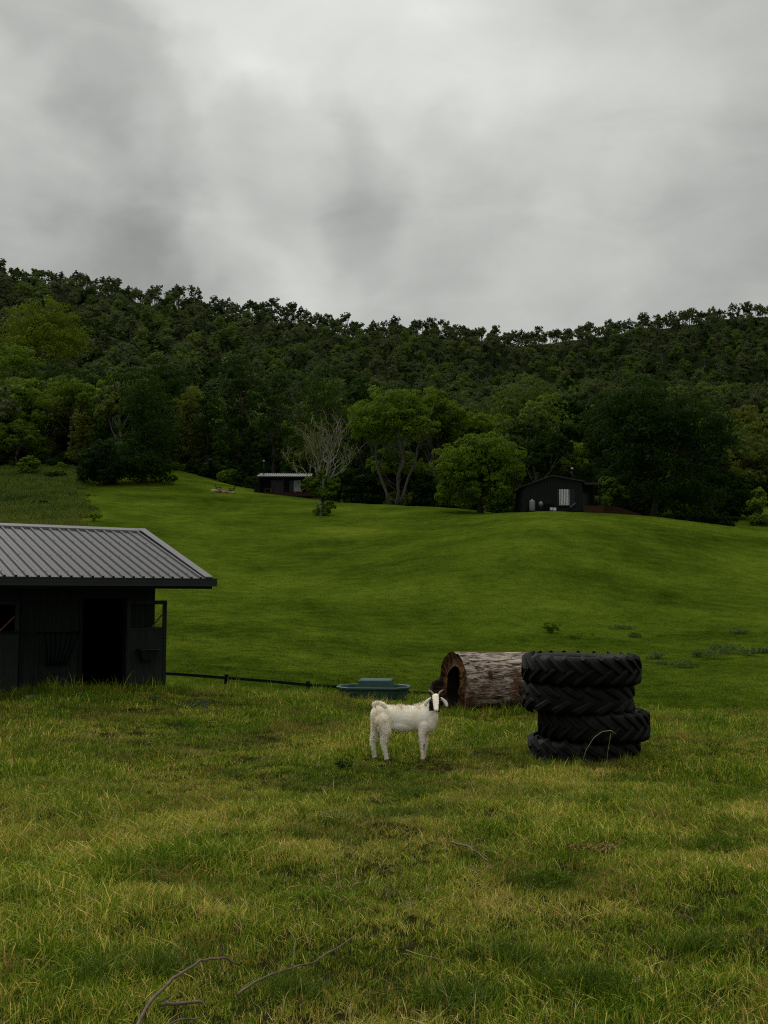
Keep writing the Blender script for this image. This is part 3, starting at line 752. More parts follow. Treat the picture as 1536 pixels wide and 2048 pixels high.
MB().box(-2.66, -1.50, -.5, -.02, -.06, .035).build('step', M_conc, shed, .01)
# vertical board grooves on the front
gb = MB()
x = -8
while x < -.05:
    if not (-1.50 < x < -.60) and not (-3.52 < x < -2.60): gb.box(x, x + .012, -.006, 0, .02, wt_ - .05)
    x += .3
gb.build('batten', M_black, shed)
# corner and door posts
for xa in (-1.54, -.62, -2.66, -3.56):
    MB().box(xa, xa + .06, -.03, .0, 0, 1.84).build('door_frame', M_black, shed)
# roof sheets: pans with trapezoid ribs
def rib_roof(x0, x1, y0, z0, y1, z1, pitch, ribh=.042, ribw=.045, th=.012):
    prof = []; x = x0
    while x < x1:
        prof += [(x, 0), (x + .012, ribh), (x + ribw, ribh), (x + ribw + .012, 0)]
        xm = x + ribw + .012; x2 = x + pitch
        prof += [(xm + (x2 - xm) * .35, 0), (xm + (x2 - xm) * .38, .006), (xm + (x2 - xm) * .62, .006), (xm + (x2 - xm) * .65, 0)]
        x = x2
    prof.append((min(x, x1 + pitch), 0))
    d = Vector((0, y1 - y0, z1 - z0)).normalized(); nrm = Vector((0, -d.z, d.y))
    if nrm.z < 0: nrm = -nrm
    vs = []
    for yy, zz_ in ((y0, z0), (y1, z1)):
        for xx, h in prof: vs.append(Vector((xx, yy, zz_)) + nrm * h)
    for yy, zz_ in ((y0, z0), (y1, z1)):
        for xx, h in prof: vs.append(Vector((xx, yy, zz_)) + nrm * (h - th))
    k = len(prof); fs = []
    for i in range(k - 1):
        fs.append((i, i + 1, k + i + 1, k + i)); fs.append((2 * k + i, 3 * k + i, 3 * k + i + 1, 2 * k + i + 1))
        fs.append((i, 2 * k + i, 2 * k + i + 1, i + 1))
    return MB().add(vs, fs)
roof = rib_roof(XL - .2, XG - .14, YE, EZ + .03, YR_, RZ + .03, .198).build('roof', M_roof, shed)
rb = rib_roof(XL - .2, XG - .14, 2 * YR_ - YE, EZ + .03, YR_, RZ + .03, .198).build('roof', M_roof, shed)
sl = (RZ - EZ) / (YR_ - YE)
cap = MB()
for sg in (1, -1):
    a = Vector((0, YR_, RZ + .095)); b = Vector((0, YR_ - sg * .17, RZ + .085 - .17 * sl))
    cap.add([(XL - .3, a.y, a.z), (XG, a.y, a.z), (XG, b.y, b.z), (XL - .3, b.y, b.z), (XL - .3, a.y, a.z - .02), (XG, a.y, a.z - .02), (XG, b.y, b.z - .05), (XL - .3, b.y, b.z - .05)],
            [(0, 1, 2, 3), (4, 7, 6, 5), (3, 2, 6, 7), (0, 3, 7, 4), (1, 5, 6, 2)])
cap.build('ridge_cap', M_cap, roof)
for sg in (1, -1):
    bc = MB(); ya = YR_ - sg * (YR_ - YE)
    a = (ya, EZ + .075); b = (YR_, RZ + .10)
    for (x0, x1, dz0, dz1) in ((XG - .17, XG, 0, -.02), (XG - .015, XG, -.022, -.17)):
        bc.add([(x0, a[0], a[1] + dz0), (x1, a[0], a[1] + dz0), (x1, b[0], b[1] + dz0), (x0, b[0], b[1] + dz0), (x0, a[0], a[1] + dz1), (x1, a[0], a[1] + dz1), (x1, b[0], b[1] + dz1), (x0, b[0], b[1] + dz1)],
               [(0, 1, 2, 3), (7, 6, 5, 4), (0, 4, 5, 1), (1, 5, 6, 2), (2, 6, 7, 3), (3, 7, 4, 0)])
    bc.build('barge_cap', M_cap, roof)
# roof screws
scw = MB()
for k in range(45):
    xx = XL - .2 + k * .198 + .03
    for t in (.06, .36, .66, .94):
        yy = YE + (YR_ - YE) * t; scw.box(xx - .008, xx + .008, yy - .008, yy + .008, roof_z(yy) + .06, roof_z(yy) + .08)
scw.build('roof_screw', M_dark, roof)
# gutter and fascia
gt = MB()
gt.box(XL - .3, XG + .03, YE - .13, YE - .118, EZ - .12, EZ + .035)
gt.box(XL - .3, XG + .03, YE - .118, YE - .01, EZ - .12, EZ - .108)
gt.box(XG + .018, XG + .03, YE - .118, YE - .01, EZ - .108, EZ + .03)
gt.box(XL - .3, XG + .035, YE - .142, YE - .13, EZ + .012, EZ + .035)
gt.box(XL - .3, XG + .035, YE - .137, YE - .13, EZ - .05, EZ - .04)
gt.build('gutter', M_gutter, shed)
MB().box(XL - .2, XG - .02, YE - .008, YE + .012, EZ - .17, EZ + .0).build('fascia', M_black, shed)
# rafters + purlins under the eaves
for k in range(11):
    xx = XG - .10 - k * .82
    r_ = MB(); ya, yb2 = YE + .02, YR_ - .05
    r_.add([(xx, ya, roof_z(ya) - .14), (xx + .045, ya, roof_z(ya) - .14), (xx + .045, yb2, roof_z(yb2) - .16), (xx, yb2, roof_z(yb2) - .16), (xx, ya, roof_z(ya) - .02), (xx + .045, ya, roof_z(ya) - .02), (xx + .045, yb2, roof_z(yb2) - .02), (xx, yb2, roof_z(yb2) - .02)],
           [(0, 3, 2, 1), (4, 5, 6, 7), (0, 1, 5, 4), (2, 3, 7, 6), (0, 4, 7, 3), (1, 2, 6, 5)])
    r_.build('rafter', M_black, shed)
MB().box(.0, XG - .1, -.35, -.30, roof_z(-.3) - .20, roof_z(-.3) - .10).build('outrigger', M_black, shed)
lp = MB().ell((.12, -.62, roof_z(-.62) - .22), (.055, .055, .05), 12, 8); lp.tube([(.12, -.62, roof_z(-.62) - .2), (.12, -.62, roof_z(-.62) - .1)], .03, 8)
lp.build('eave_lamp', M_lamp, shed)
# open door leaf swung flat past the corner
dr = MB()
dr.box(-.62, .22, -.10, -.06, .06, 1.22)
dr.box(-.62, -.535, -.10, -.06, 1.22, 1.76); dr.box(.135, .22, -.10, -.06, 1.22, 1.76); dr.box(-.535, .135, -.10, -.06, 1.68, 1.76)
door = dr.build('door', M_door, shed, .004)
MB().beam((-.08, -.055, 1.225), (.135, -.055, 1.47), .02, .045, (0, 1, 0)).build('brace', M_timber, door)
fr = MB(); fr.box(-.60, .20, -.112, -.1, 1.17, 1.215); fr.box(-.60, -.55, -.112, -.1, .08, 1.17); fr.box(.15, .20, -.112, -.1, .08, 1.17); fr.build('door_frame', M_door, door)
bk = MB()
hw = [(-.41, .78), (-.03, .78), (-.07, .60), (-.37, .60)]
for i, (xx, zz_) in enumerate(hw): pass
bk.add([(-.41, -.115, .78), (-.03, -.115, .78), (-.08, -.115, .58), (-.36, -.115, .58), (-.41, -.34, .78), (-.03, -.34, .78), (-.10, -.28, .58), (-.34, -.28, .58)],
       [(0, 4, 7, 3), (1, 2, 6, 5), (4, 5, 6, 7), (3, 7, 6, 2), (0, 3, 2, 1)])
bk.tube([(-.42, -.115, .785), (-.42, -.35, .785), (-.02, -.35, .785), (-.02, -.115, .785)], .015, 6)
fd = bk.build('feed_bin', M_gutter, None, 0); fd.location = shed.location; fd.rotation_euler = (0, 0, SR); tag(fd, 'black plastic feed bin hooked on the open shed door', 'feed bin')
# left stable door, shut below, open above
d2 = MB(); d2.box(-3.48, -2.68, -.045, -.005, .05, 1.20)
d2.box(-3.48, -3.40, -.045, -.005, 1.20, 1.76); d2.box(-2.76, -2.68, -.045, -.005, 1.20, 1.76); d2.box(-3.40, -2.76, -.045, -.005, 1.69, 1.76)
door2 = d2.build('door', M_door, shed, .004)
MB().beam((-3.02, 0.02, 1.21), (-2.76, 0.02, 1.47), .02, .045, (0, 1, 0)).build('brace', M_timber, door2)
fr = MB(); fr.box(-3.5, -2.62, -.075, -.045, 1.16, 1.20); fr.tube([(-2.9, -.09, 1.18), (-2.56, -.09, 1.18)], .012, 6); fr.build('bolt', M_black, door2)
# hay rack
hr = MB()
hr.tube([(-1.62, -.04, 1.16), (-1.62, -.34, 1.16), (-2.34, -.34, 1.16), (-2.34, -.04, 1.16)], .02, 6)
hr.tube([(-2.18, -.06, .56), (-1.78, -.06, .56)], .018, 6)
for k in range(7):
    t = k / 6; hr.tube([(-1.66 - .64 * t, -.34, 1.16), (-1.74 - .48 * t, -.26, .85), (-1.80 - .36 * t, -.07, .56)], .014, 5)
hk = hr.build('hay_rack', simple('rack_iron', (.0022, .0025, .0024), .9, .03, namt=.2, bump=0)); hk.location = shed.location; hk.rotation_euler = (0, 0, SR)
tag(hk, 'black metal hay rack hung on the shed wall between the two doors', 'hay rack')

# ------------------------------------------------------------------ paddock fence
fx = [(80, 26.5), (200, 26.6), (295, 26.7), (455, 26.9), (617, 27.0), (780, 27.1), (945, 27.1), (1105, 27.1), (1265, 27.1), (1430, 27.2), (1600, 27.2)]
fence = empty('rail_fence', ground_at(617, 27.0), 0, 'low black post-and-rail fence along the dip behind the paddock', 'fence')
FB = Vector(fence.location); tops = []
ftop = {80: 1330, 200: 1336, 295: 1341, 455: 1352, 617: 1366, 780: 1378, 945: 1390, 1105: 1403, 1265: 1414, 1430: 1424, 1600: 1432}
for px, yy in fx:
    g = ground_at(px, yy); tp = P(px, ftop[px], yy); tops.append(Vector((g.x, g.y, tp.z)))
    mb = MB(); mb.box(g.x - FB.x - .05, g.x - FB.x + .05, g.y - FB.y - .05, g.y - FB.y + .05, min(g.z, tp.z - .9) - FB.z - .2, tp.z - FB.z + .05)
    mb.build('post', M_black, fence, .008)
for dz in (0, -.42, -.80):
    mb = MB()
    for a, b in zip(tops[:-1], tops[1:]):
        pts_ = [a.lerp(b, t) + Vector((0, -.065, dz - .045 + (.012 * math.sin(t * 3.14)))) - FB for t in (0, .5, .998)]
        mb.beam(pts_[0], pts_[1], .035, .075); mb.beam(pts_[1], pts_[2], .035, .075)
    mb.build('rail', M_black, fence)

# ------------------------------------------------------------------ tyres
m, nt = newmat('tyre_rubber'); n = N(nt); tcn = n.add('ShaderNodeTexCoord'); o_ = tcn.outputs['Object']
f1 = n.noise(o_, 3.0, 6, .65); f2 = n.noise(o_, 22, 5, .6)
gg = n.add('ShaderNodeNewGeometry')
cc = n.ramp(f1, [(.35, (.002, .0023, .002)), (.6, (.0045, .0048, .004)), (.78, (.012, .0105, .006))])
dust = n.ramp(f1, [(.62, (0, 0, 0)), (.74, (.7, .7, .7))])
cc = n.mix(dust, cc, (.030, .020, .009))
n.out(n.princ(cc, n.math('ADD', n.math('MULTIPLY', f2, .3), .5), 0, .13, n.bump(f2, .25, .01)))
M_rub = m
def tyre(Ro, Wd, nl, lugh, seed, worn=0., tspan=1., lw=1.):
    rs = np.random.RandomState(seed)
    Ri = Ro * .56
    prof = [(Ri, -.34), (Ri * 1.06, -.42), (Ro * .74, -.49), (Ro * .86, -.50), (Ro * .95, -.455), (Ro * .985, -.30), (Ro, 0), (Ro * .985, .30), (Ro * .95, .455), (Ro * .86, .50), (Ro * .74, .49), (Ri * 1.06, .42), (Ri, .34),
            (Ri + .03, .30), (Ro * .80, .42), (Ro * .92, .3), (Ro * .93, -.3), (Ro * .80, -.42), (Ri + .03, -.30)]
    ns = 72; vs = []; fs = []
    for i in range(ns):
        a = 2 * math.pi * i / ns
        for r, z in prof: vs.append((r * math.cos(a), r * math.sin(a), z * Wd))
    k = len(prof)
    for i in range(ns):
        for j in range(k):
            i2 = (i + 1) % ns; j2 = (j + 1) % k
            fs.append((i * k + j, i2 * k + j, i2 * k + j2, i * k + j2))
    body = MB().add(vs, fs, True)
    lug = MB()
    for s in (1, -1):
        for i in range(nl):
            a0 = 2 * math.pi * (i + (.5 if s < 0 else 0)) / nl + rs.normal() * .004
            pts = []
            for t in np.linspace(0, tspan, 7):      # 0: shoulder/sidewall .. 1: centre line
                z = s * (.515 - .56 * t) * Wd
                rr = Ro * (.90 if t == 0 else (.975 if t < .2 else 1.0 - .015 * abs(z) / (Wd * .5)))
                a = a0 + (6.28 / nl) * (1.15 * t ** 1.1)
                pts.append((a, z, rr, t))
            vs = []; fs = []
            for a, z, rr, t in pts:
                hw_ = (.032 + .012 * (1 - t)) * lw; top_ = .62
                h = lugh * (1 - worn * rs.uniform(.1, .5)) * (0.55 if t == 0 else 1) * (1 - .8 * worn * (t / tspan) ** 2)
                # section across the lug, mostly along z for the steep bars
                for q, r2 in ((-1, rr - .03), (-top_, rr + h), (top_, rr + h), (1, rr - .03)):
                    da = q * hw_ * .80 / Ro; dz = q * hw_ * .62 * s
                    vs.append((r2 * math.cos(a + da), r2 * math.sin(a + da), z + dz))
            for i2 in range(len(pts) - 1):
                for j in range(3): fs.append((i2 * 4 + j, i2 * 4 + j + 1, i2 * 4 + 5 + j, i2 * 4 + 4 + j))
            fs.append((0, 1, 2, 3)); e = (len(pts) - 1) * 4; fs.append((e + 3, e + 2, e + 1, e))
            lug.add(vs, fs)
    return body, lug
def place_tyre(px0, px1, z, Y, Wd, nl, lugh, seed, rz, tilt, label, worn=0., tspan=1., lw=1.):
    c = P((px0 + px1) / 2, 1190, Y); rad = (px1 - px0) / 2 / FPX * Y
    t = empty('tractor_tyre', (c.x, Y, z), rz, label, 'tyre', 'tractor tyres stacked in the paddock')
    t.rotation_euler = (tilt[0], tilt[1], rz)
    b, l = tyre(rad - lugh, Wd, nl, lugh, seed, worn, tspan, lw)
    b.build('carcass', M_rub, t)
    lo = l.mesh('tread'); bm = bmesh.new(); bm.from_mesh(lo)
    bmesh.ops.recalc_face_normals(bm, faces=bm.faces[:])
    bmesh.ops.bevel(bm, geom=bm.edges[:], offset=.006 + .01 * worn, segments=1, affect='EDGES', clamp_overlap=True); bm.to_mesh(lo); bm.free()
    link('tread', lo, t, M_rub)
    return t
TZ = -.68
place_tyre(1050, 1276, TZ + .175, 13.7, .37, 15, .055, 1, .3, (.01, 0.01), 'bottom tractor tyre of the stack, half sunk in grass', .6, .75, 1.7)
place_tyre(1072, 1293, TZ + .545, 13.7, .37, 22, .034, 2, 1.1, (0, .03), 'third tractor tyre from the top, pushed out to one side', .35)
place_tyre(1039, 1266, TZ + .915, 13.7, .36, 16, .05, 3, .7, (0.01, .015), 'second tractor tyre from the top with worn rounded tread', .75, .8, 1.6)
place_tyre(1042, 1277, TZ + 1.285, 13.68, .37, 20, .042, 4, .12, (-.01, .012), 'top tractor tyre of the stack with crisp chevron lugs', 0.)

# ------------------------------------------------------------------ hollow log
m, nt = newmat('log_bark'); n = N(nt); tcn = n.add('ShaderNodeTexCoord'); o_ = tcn.outputs['Object']
st = n.scalev(o_, (1.0, 5.5, 5.5)); wv = n.noise(st, 3.0, 8, .7, .8); wv2 = n.noise(st, 10.0, 6, .7, .4); rot = n.noise(n.scalev(o_, (1.3, 1.6, 1.6)), 1.1, 4, .6, .5)
sp = n.add('ShaderNodeSeparateXYZ'); n.link(o_, sp.inputs[0])
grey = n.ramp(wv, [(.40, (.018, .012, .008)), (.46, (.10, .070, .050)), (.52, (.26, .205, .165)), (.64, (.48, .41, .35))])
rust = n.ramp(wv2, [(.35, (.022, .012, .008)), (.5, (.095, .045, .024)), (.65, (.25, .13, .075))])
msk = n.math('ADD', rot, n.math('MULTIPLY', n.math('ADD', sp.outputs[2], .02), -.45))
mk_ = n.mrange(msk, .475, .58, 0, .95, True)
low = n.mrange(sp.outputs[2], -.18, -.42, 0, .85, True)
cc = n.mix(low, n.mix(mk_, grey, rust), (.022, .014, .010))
n.out(n.princ(cc, .9, 0, .15, n.bump(n.math('ADD', wv, n.math('MULTIPLY', wv2, .5)), .9, .05)))
M_logb = m
m, nt = newmat('log_end'); n = N(nt); tcn = n.add('ShaderNodeTexCoord'); o_ = tcn.outputs['Object']
wv = n.noise(n.scalev(o_, (1, 4, 4)), 2.5, 6, .7, .5)
n.out(n.princ(n.ramp(wv, [(.38, (.010, .007, .004)), (.52, (.050, .025, .010)), (.70, (.22, .095, .025))]), .9, 0, .1, n.bump(wv, .8, .04)))
M_loge = m
M_logi = simple('log_hollow', (.012, .009, .007), .95, .05, nscale=6, namt=.5, bump=.6)
def log():
    rs = np.random.RandomState(3)
    Y = 19.3; c0 = P(906, 1360, Y); Rr = .60
    g0 = gz(c0.x, Y)
    th = R(24)
    t = empty('hollow_log', (c0.x, Y, g0 + Rr - .05), th, 'thick hollow log with weathered grey bark lying behind the tyre stack', 'log')
    Lg = 1.85; nseg = 40; ns = 96; vs = []; fs = []
    def rad(a, x):
        q = 1 + .03 * math.sin(2 * a + .4) + .02 * math.sin(5 * a + 1.0 + x * .4) + .010 * math.sin(17 * a + x) + .008 * math.sin(31 * a + 2 * x)
        q += .018 * float(vnoise(a * 6, x * 1.2, 9)) + .010 * float(vnoise(a * 16, x * 2.5, 10))
        return Rr * q * (1 + .04 * math.exp(-x * 2.0) - .03 * x)
    def endx(a): return .04 * math.sin(a + 1) + .010 * math.sin(7 * a) + .015 * float(vnoise(a * 5, 1.5, 12))
    for i in range(nseg + 1):
        x = Lg * i / nseg
        for j in range(ns):
            a = 2 * math.pi * j / ns; r = rad(a, x)
            vs.append((x + endx(a) * max(0, 1 - i / 6), r * math.cos(a), r * math.sin(a)))
    for i in range(nseg):
        for j in range(ns):
            j2 = (j + 1) % ns; fs.append((i * ns + j, i * ns + j2, (i + 1) * ns + j2, (i + 1) * ns + j))
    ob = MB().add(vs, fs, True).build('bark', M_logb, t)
    # annular end, with an off-centre hollow
    def inner(a, x): 
        return .36 * (1 - .22 * abs(math.sin(a)) ** .01 * 0 + .16 * math.cos(2 * a + 3.14) + .06 * math.sin(3 * a + .5) + .05 * float(vnoise(a * 4, x * 2, 14)))
    rings = 7; vs = []; fs = []
    for k in range(rings + 1):
        t_ = k / rings
        for j in range(ns):
            a = 2 * math.pi * j / ns; ro = rad(a, 0); ri = inner(a, 0); r = ro * (1 - t_) + ri * t_
            sh = -.05 * t_
            vs.append((endx(a) + .05 * math.sin(t_ * 3.1) + .012 * float(vnoise(a * 14, t_ * 6, 15)) * (1 if 0 < k < rings else 0), r * math.cos(a), r * math.sin(a) + sh))
    for k in range(rings):
        for j in range(ns):
            j2 = (j + 1) % ns; fs.append((k * ns + j, (k + 1) * ns + j, (k + 1) * ns + j2, k * ns + j2))
    MB().add(vs, fs, True).build('cut_end', M_loge, t)
    vs = []; fs = []; b0 = 0
    for t_ in (0, 1):
        for j in range(ns):
            a = 2 * math.pi * j / ns; r = rad(a, Lg) if t_ == 0 else inner(a, Lg) * .95
            vs.append((Lg, r * math.cos(a), r * math.sin(a) - (.05 if t_ else 0)))
    for j in range(ns):
        j2 = (j + 1) % ns; fs.append((b0 + j, b0 + j2, b0 + ns + j2, b0 + ns + j))
    MB().add(vs, fs, True).build('cut_end', M_loge, t)
    vs = []; fs = []
    for i in range(13):
        x = Lg * i / 12
        for j in range(ns):
            a = 2 * math.pi * j / ns; r = inner(a, x) * (1 if i else 1) * (1 if i < 12 else .95)
            vs.append(((endx(a) if i == 0 else x), r * math.cos(a), r * math.sin(a) - .05))
    for i in range(12):
        for j in range(ns):
            j2 = (j + 1) % ns; fs.append((i * ns + j, (i + 1) * ns + j, (i + 1) * ns + j2, i * ns + j2))
    MB().add(vs, fs, True).build('hollow', M_logi, t)
    mb = MB()      # torn knots
    for (x, a, s) in ((1.15, -.15, .07), (1.3, .1, .05), (.5, .35, .05)):
        an = math.pi + a; r = rad(an, x)
        mb.ell((x, math.cos(an) * r, -math.sin(an) * r * 1.0), (s * .8, s * .7, s * 1.5), 10, 8, .5, rs)
    mb.build('knot', M_loge, t)
    # broken slab of the same trunk leaning at its end
    sb = MB(); vs = []; fs = []
    for i in range(5):
        x = -.16 + .34 * i / 4
        for j in range(16):
            a = 2 * math.pi * j / 16; r = .08 * (1 + .25 * math.sin(3 * a + i)) 
            vs.append((x, .60 + r * math.cos(a) * .7, -.22 + r * math.sin(a) * 3.2))
    for i in range(4):
        for j in range(16):
            j2 = (j + 1) % 16; fs.append((i * 16 + j, i * 16 + j2, (i + 1) * 16 + j2, (i + 1) * 16 + j))
    fs.append(tuple(range(15, -1, -1))); fs.append(tuple(64 + j for j in range(16)))
    sb.add(vs, fs, True).build('broken_slab', M_loge, t)
log()

# ------------------------------------------------------------------ water trough
def trough():
    Y = 21.3; c = ground_at(748, Y)
    c.z = zpy(1400, Y)
    t = empty('water_trough', c, R(-6), 'dark green plastic water trough with raised float cover, in the grass', 'water trough')
    L_, Wd, H = 1.50, .95, .30
    def ring(l, w_, z, ch):
        return [(-l + ch, -w_, z), (l - ch, -w_, z), (l, -w_ + ch, z), (l, w_ - ch, z), (l - ch, w_, z), (-l + ch, w_, z), (-l, w_ - ch, z), (-l, -w_ + ch, z)]
    rg = [ring(L_ * .45, Wd * .43, 0, .22), ring(L_ * .49, Wd * .48, H * .82, .25), ring(L_ * .515, Wd * .51, H * .83, .26), ring(L_ * .515, Wd * .51, H, .26), ring(L_ * .475, Wd * .455, H, .23), ring(L_ * .47, Wd * .45, H - .02, .23), ring(L_ * .43, Wd * .40, .06, .2)]
    vs = [p for r_ in rg for p in r_]; fs = []
    for k in range(len(rg) - 1):
        for j in range(8):
            j2 = (j + 1) % 8; fs.append((k * 8 + j, k * 8 + j2, k * 8 + 8 + j2, k * 8 + 8 + j))
    fs.append(tuple(range(7, -1, -1))); fs.append(tuple(48 + j for j in range(8)))
    MB().add(vs, fs).build('basin', M_green, t, .012)
    cv = MB(); x0, x1 = -.33, .36; y0, y1 = -.02, Wd * .53
    cv.add([(x0 - .03, y0 - .03, H * .6), (x1 + .03, y0 - .03, H * .6), (x1 + .03, y1, H * .6), (x0 - .03, y1, H * .6), (x0, y0, H + .12), (x1, y0, H + .12), (x1, y1 - .02, H + .12), (x0, y1 - .02, H + .12)],
           [(0, 3, 2, 1), (4, 5, 6, 7), (0, 1, 5, 4), (1, 2, 6, 5), (2, 3, 7, 6), (3, 0, 4, 7)])
    cv.build('float_cover', M_green, t, .02)
    m, nt = newmat('trough_water'); n = N(nt); n.out(n.princ((.01, .018, .014), .05, 0, .5))
    w_ = MB(); r_ = ring(L_ * .462, Wd * .44, H - .07, .22); w_.add(r_ + [(x, y, z - .02) for x, y, z in r_], [tuple(range(8)), tuple(range(15, 7, -1))])
    w_.build('water', m, t)
trough()

# ------------------------------------------------------------------ goat
m, nt = newmat('goat_coat'); n = N(nt); tcn = n.add('ShaderNodeTexCoord'); o_ = tcn.outputs['Object']
f1 = n.noise(o_, 5, 5, .6); f2 = n.noise(o_, 45, 4, .7)
cc = n.ramp(f1, [(.45, (.86, .80, .70)), (.62, (.76, .67, .48)), (.76, (.56, .44, .24))])
sp = n.add('ShaderNodeSeparateXYZ'); n.link(o_, sp.inputs[0])
legd = n.mrange(sp.outputs[2], .36, .02, 0, .5, True)
cc = n.mix(n.math('MULTIPLY', legd, f2), cc, (.33, .25, .16))
n.out(n.princ(cc, .9, 0, .1, n.bump(f2, .25, .006))); M_coat = m
M_gblk = simple('goat_black', (.014, .011, .010), .85, .1, nscale=20, namt=.4, bump=.3)
M_pink = simple('goat_skin', (.42, .22, .18), .7, .3, nscale=20, namt=.2, bump=.1)
M_brown = simple('goat_brown', (.12, .075, .045), .9, .1, nscale=20, namt=.4, bump=.2)
M_horn = simple('goat_horn', (.26, .24, .20), .5, .3, nscale=20, namt=.3, bump=.2, stretch=(1, 1, 4))
M_eye = simple('goat_eye', (.03, .02, .008), .15, .6, namt=.1, bump=0)
M_ear = simple('goat_ear', (.66, .60, .55), .9, .1, nscale=15, namt=.12, bump=.1)
GX, GY = P(800, 1190, 13.7).x, 13.7
def goat():
    g = empty('goat', (GX, GY, gz(GX, GY) - .005), 0, 'white goat with black cheeks and small horns standing side-on, looking at the camera', 'goat')
    mb = MB()
    def cap(a, ra, b, rb, k=1.0, n=5):
        a = Vector(a); b = Vector(b)
        for i in range(n + 1):
            t = i / n; p = a.lerp(b, t); r = ra * (1 - t) + rb * t
            mb.ell(p, (r, r * k, r), 14, 10)
    # trunk
    cap((-.27, 0, .625), .135, (-.08, 0, .605), .140, .86)
    cap((-.08, 0, .605), .140, (.12, 0, .575), .165, .84)
    cap((.12, 0, .575), .165, (.32, 0, .585), .160, .80)
    mb.ell((-.28, 0, .62), (.115, .115, .155), 16, 12)
    mb.ell((.38, 0, .545), (.125, .115, .165), 16, 12)
    mb.ell((.34, 0, .655), (.12, .075, .125), 16, 12)
    mb.ell((.05, 0, .505), (.24, .12, .11), 18, 12)
    # neck
    cap((.38, 0, .62), .120, (.44, -.01, .74), .088, .85)
    cap((.44, -.01, .74), .088, (.475, -.04, .82), .068, .95)
    mb.ell((.455, -.01, .60), (.065, .08, .13), 12, 10)
    # head turned to the camera, nose down
    cap((.482, -.06, .846), .070, (.485, -.13, .795), .058, .95)
    cap((.485, -.13, .795), .056, (.490, -.215, .715), .038, .95)
    mb.ell((.491, -.225, .698), (.036, .028, .028), 12, 10)
    mb.ell((.484, -.10, .765), (.048, .062, .050), 12, 10)
    mb.ell((.490, -.190, .682), (.026, .034, .020), 12, 8)
    for s in (-1, 1): mb.ell((.483 + s * .050, -.115, .835), (.020, .024, .017), 8, 6)
    # legs
    def leg(pts):
        for (a, ra), (b, rb) in zip(pts[:-1], pts[1:]): cap(a, ra * (.87 if a[2] < .45 else 1), b, rb * .87, .9, 6)
    leg([((-.24, -.06, .56), .115), ((-.19, -.085, .42), .080), ((-.225, -.085, .26), .042), ((-.195, -.085, .13), .029), ((-.178, -.09, .05), .028)])
    leg([((-.29, .06, .56), .105), ((-.33, .075, .40), .068), ((-.372, .075, .25), .040), ((-.352, .075, .12), .028), ((-.340, .07, .05), .027)])
    leg([((.32, -.06, .50), .090), ((.290, -.08, .38), .058), ((.300, -.08, .235), .038), ((.298, -.08, .12), .027), ((.302, -.085, .05), .028)])
    leg([((.35, .06, .48), .085), ((.335, .075, .36), .052), ((.355, .075, .235), .035), ((.335, .075, .12), .030), ((.33, .07, .05), .030)])
    # tail curled over the rump
    tp = [((-.33, 0, .735), .036), ((-.358, 0, .768), .026), ((-.325, -.01, .792), .024), ((-.265, -.03, .790), .023), ((-.215, -.06, .775), .023), ((-.200, -.075, .745), .020)]
    for (a, ra), (b, rb) in zip(tp[:-1], tp[1:]): cap(a, ra, b, rb, 1, 4)
    me = mb.mesh('body')
    o = bpy.data.objects.new('body', me); COL.objects.link(o)
    md = o.modifiers.new('r', 'REMESH'); md.mode = 'VOXEL'; md.voxel_size = .0095
    ms = o.modifiers.new('s', 'SMOOTH'); ms.factor = .5; ms.iterations = 7
    dg = bpy.context.evaluated_depsgraph_get(); ev = o.evaluated_get(dg); bm_ = bpy.data.meshes.new_from_object(ev)
    o.modifiers.clear(); o.data = bm_; o.parent = g
    for q in (M_coat, M_gblk, M_pink, M_brown): bm_.materials.append(q)
    nf = len(bm_.polygons); C = np.zeros(nf * 3); bm_.polygons.foreach_get('center', C); C = C.reshape(-1, 3)
    Nn = np.zeros(nf * 3); bm_.polygons.foreach_get('normal', Nn); Nn = Nn.reshape(-1, 3)
    ar = np.zeros(nf); bm_.polygons.foreach_get('area', ar)
    mi = np.zeros(nf, int)
    x, y, z = C.T
    jit = .004 * np.sin(x * 300) * np.cos(z * 260)
    head = (z > .655) & (y < -.055) & (np.abs(x - .484) < .095)
    lat = np.abs(x - .484) + np.where(x > .484, .010, -.006)
    blk = head & (lat > .026 + jit + .13 * np.clip(z - .70, 0, .14)) & (z > .685)
    mi[blk] = 1
    mi[head & (z < .716) & (z > .688) & (lat < .026) & (y < -.225)] = 2
    mi[(z < .680) & (z > .65) & (y < -.18) & (lat < .018)] = 2
    mi[(z > .17) & (z < .25) & (x > .31) & (x < .37) & (y < -.05)] = 3
    mi[(z > .715) & (z < .765) & (x > -.345) & (x < -.325) & (y < -.02)] = 2
    bm_.polygons.foreach_set('material_index', mi); bm_.polygons.foreach_set('use_smooth', np.ones(nf, bool)); bm_.update()
    # fur
    rs = np.random.RandomState(9)
    N_ = 13000
    wgt = ar * np.where((z > .40) & (x > -.12) & (Nn[:, 2] < .6), .22, 1.) * np.where(mi == 0, 1.0, 0.0) * np.where((z < .45) & (x < -.05), 1.8, 1.0) * np.where(z < .05, 0, 1) * np.where(head, .25, 1)
    k = rs.choice(nf, N_, p=wgt / wgt.sum()); c = C[k] + rs.normal(size=(N_, 3)) * .003; nn = Nn[k]
    comb = np.stack([np.full(N_, -.25), np.zeros(N_), np.full(N_, -.75)], 1)
    ln = rs.uniform(.007, .016, N_)
    hind = (c[:, 0] < -.06) & (c[:, 2] < .60); ln[hind] = rs.uniform(.010, .032, hind.sum())
    leg_ = c[:, 2] < .34; ln[leg_ & ~hind] = rs.uniform(.008, .020, (leg_ & ~hind).sum())
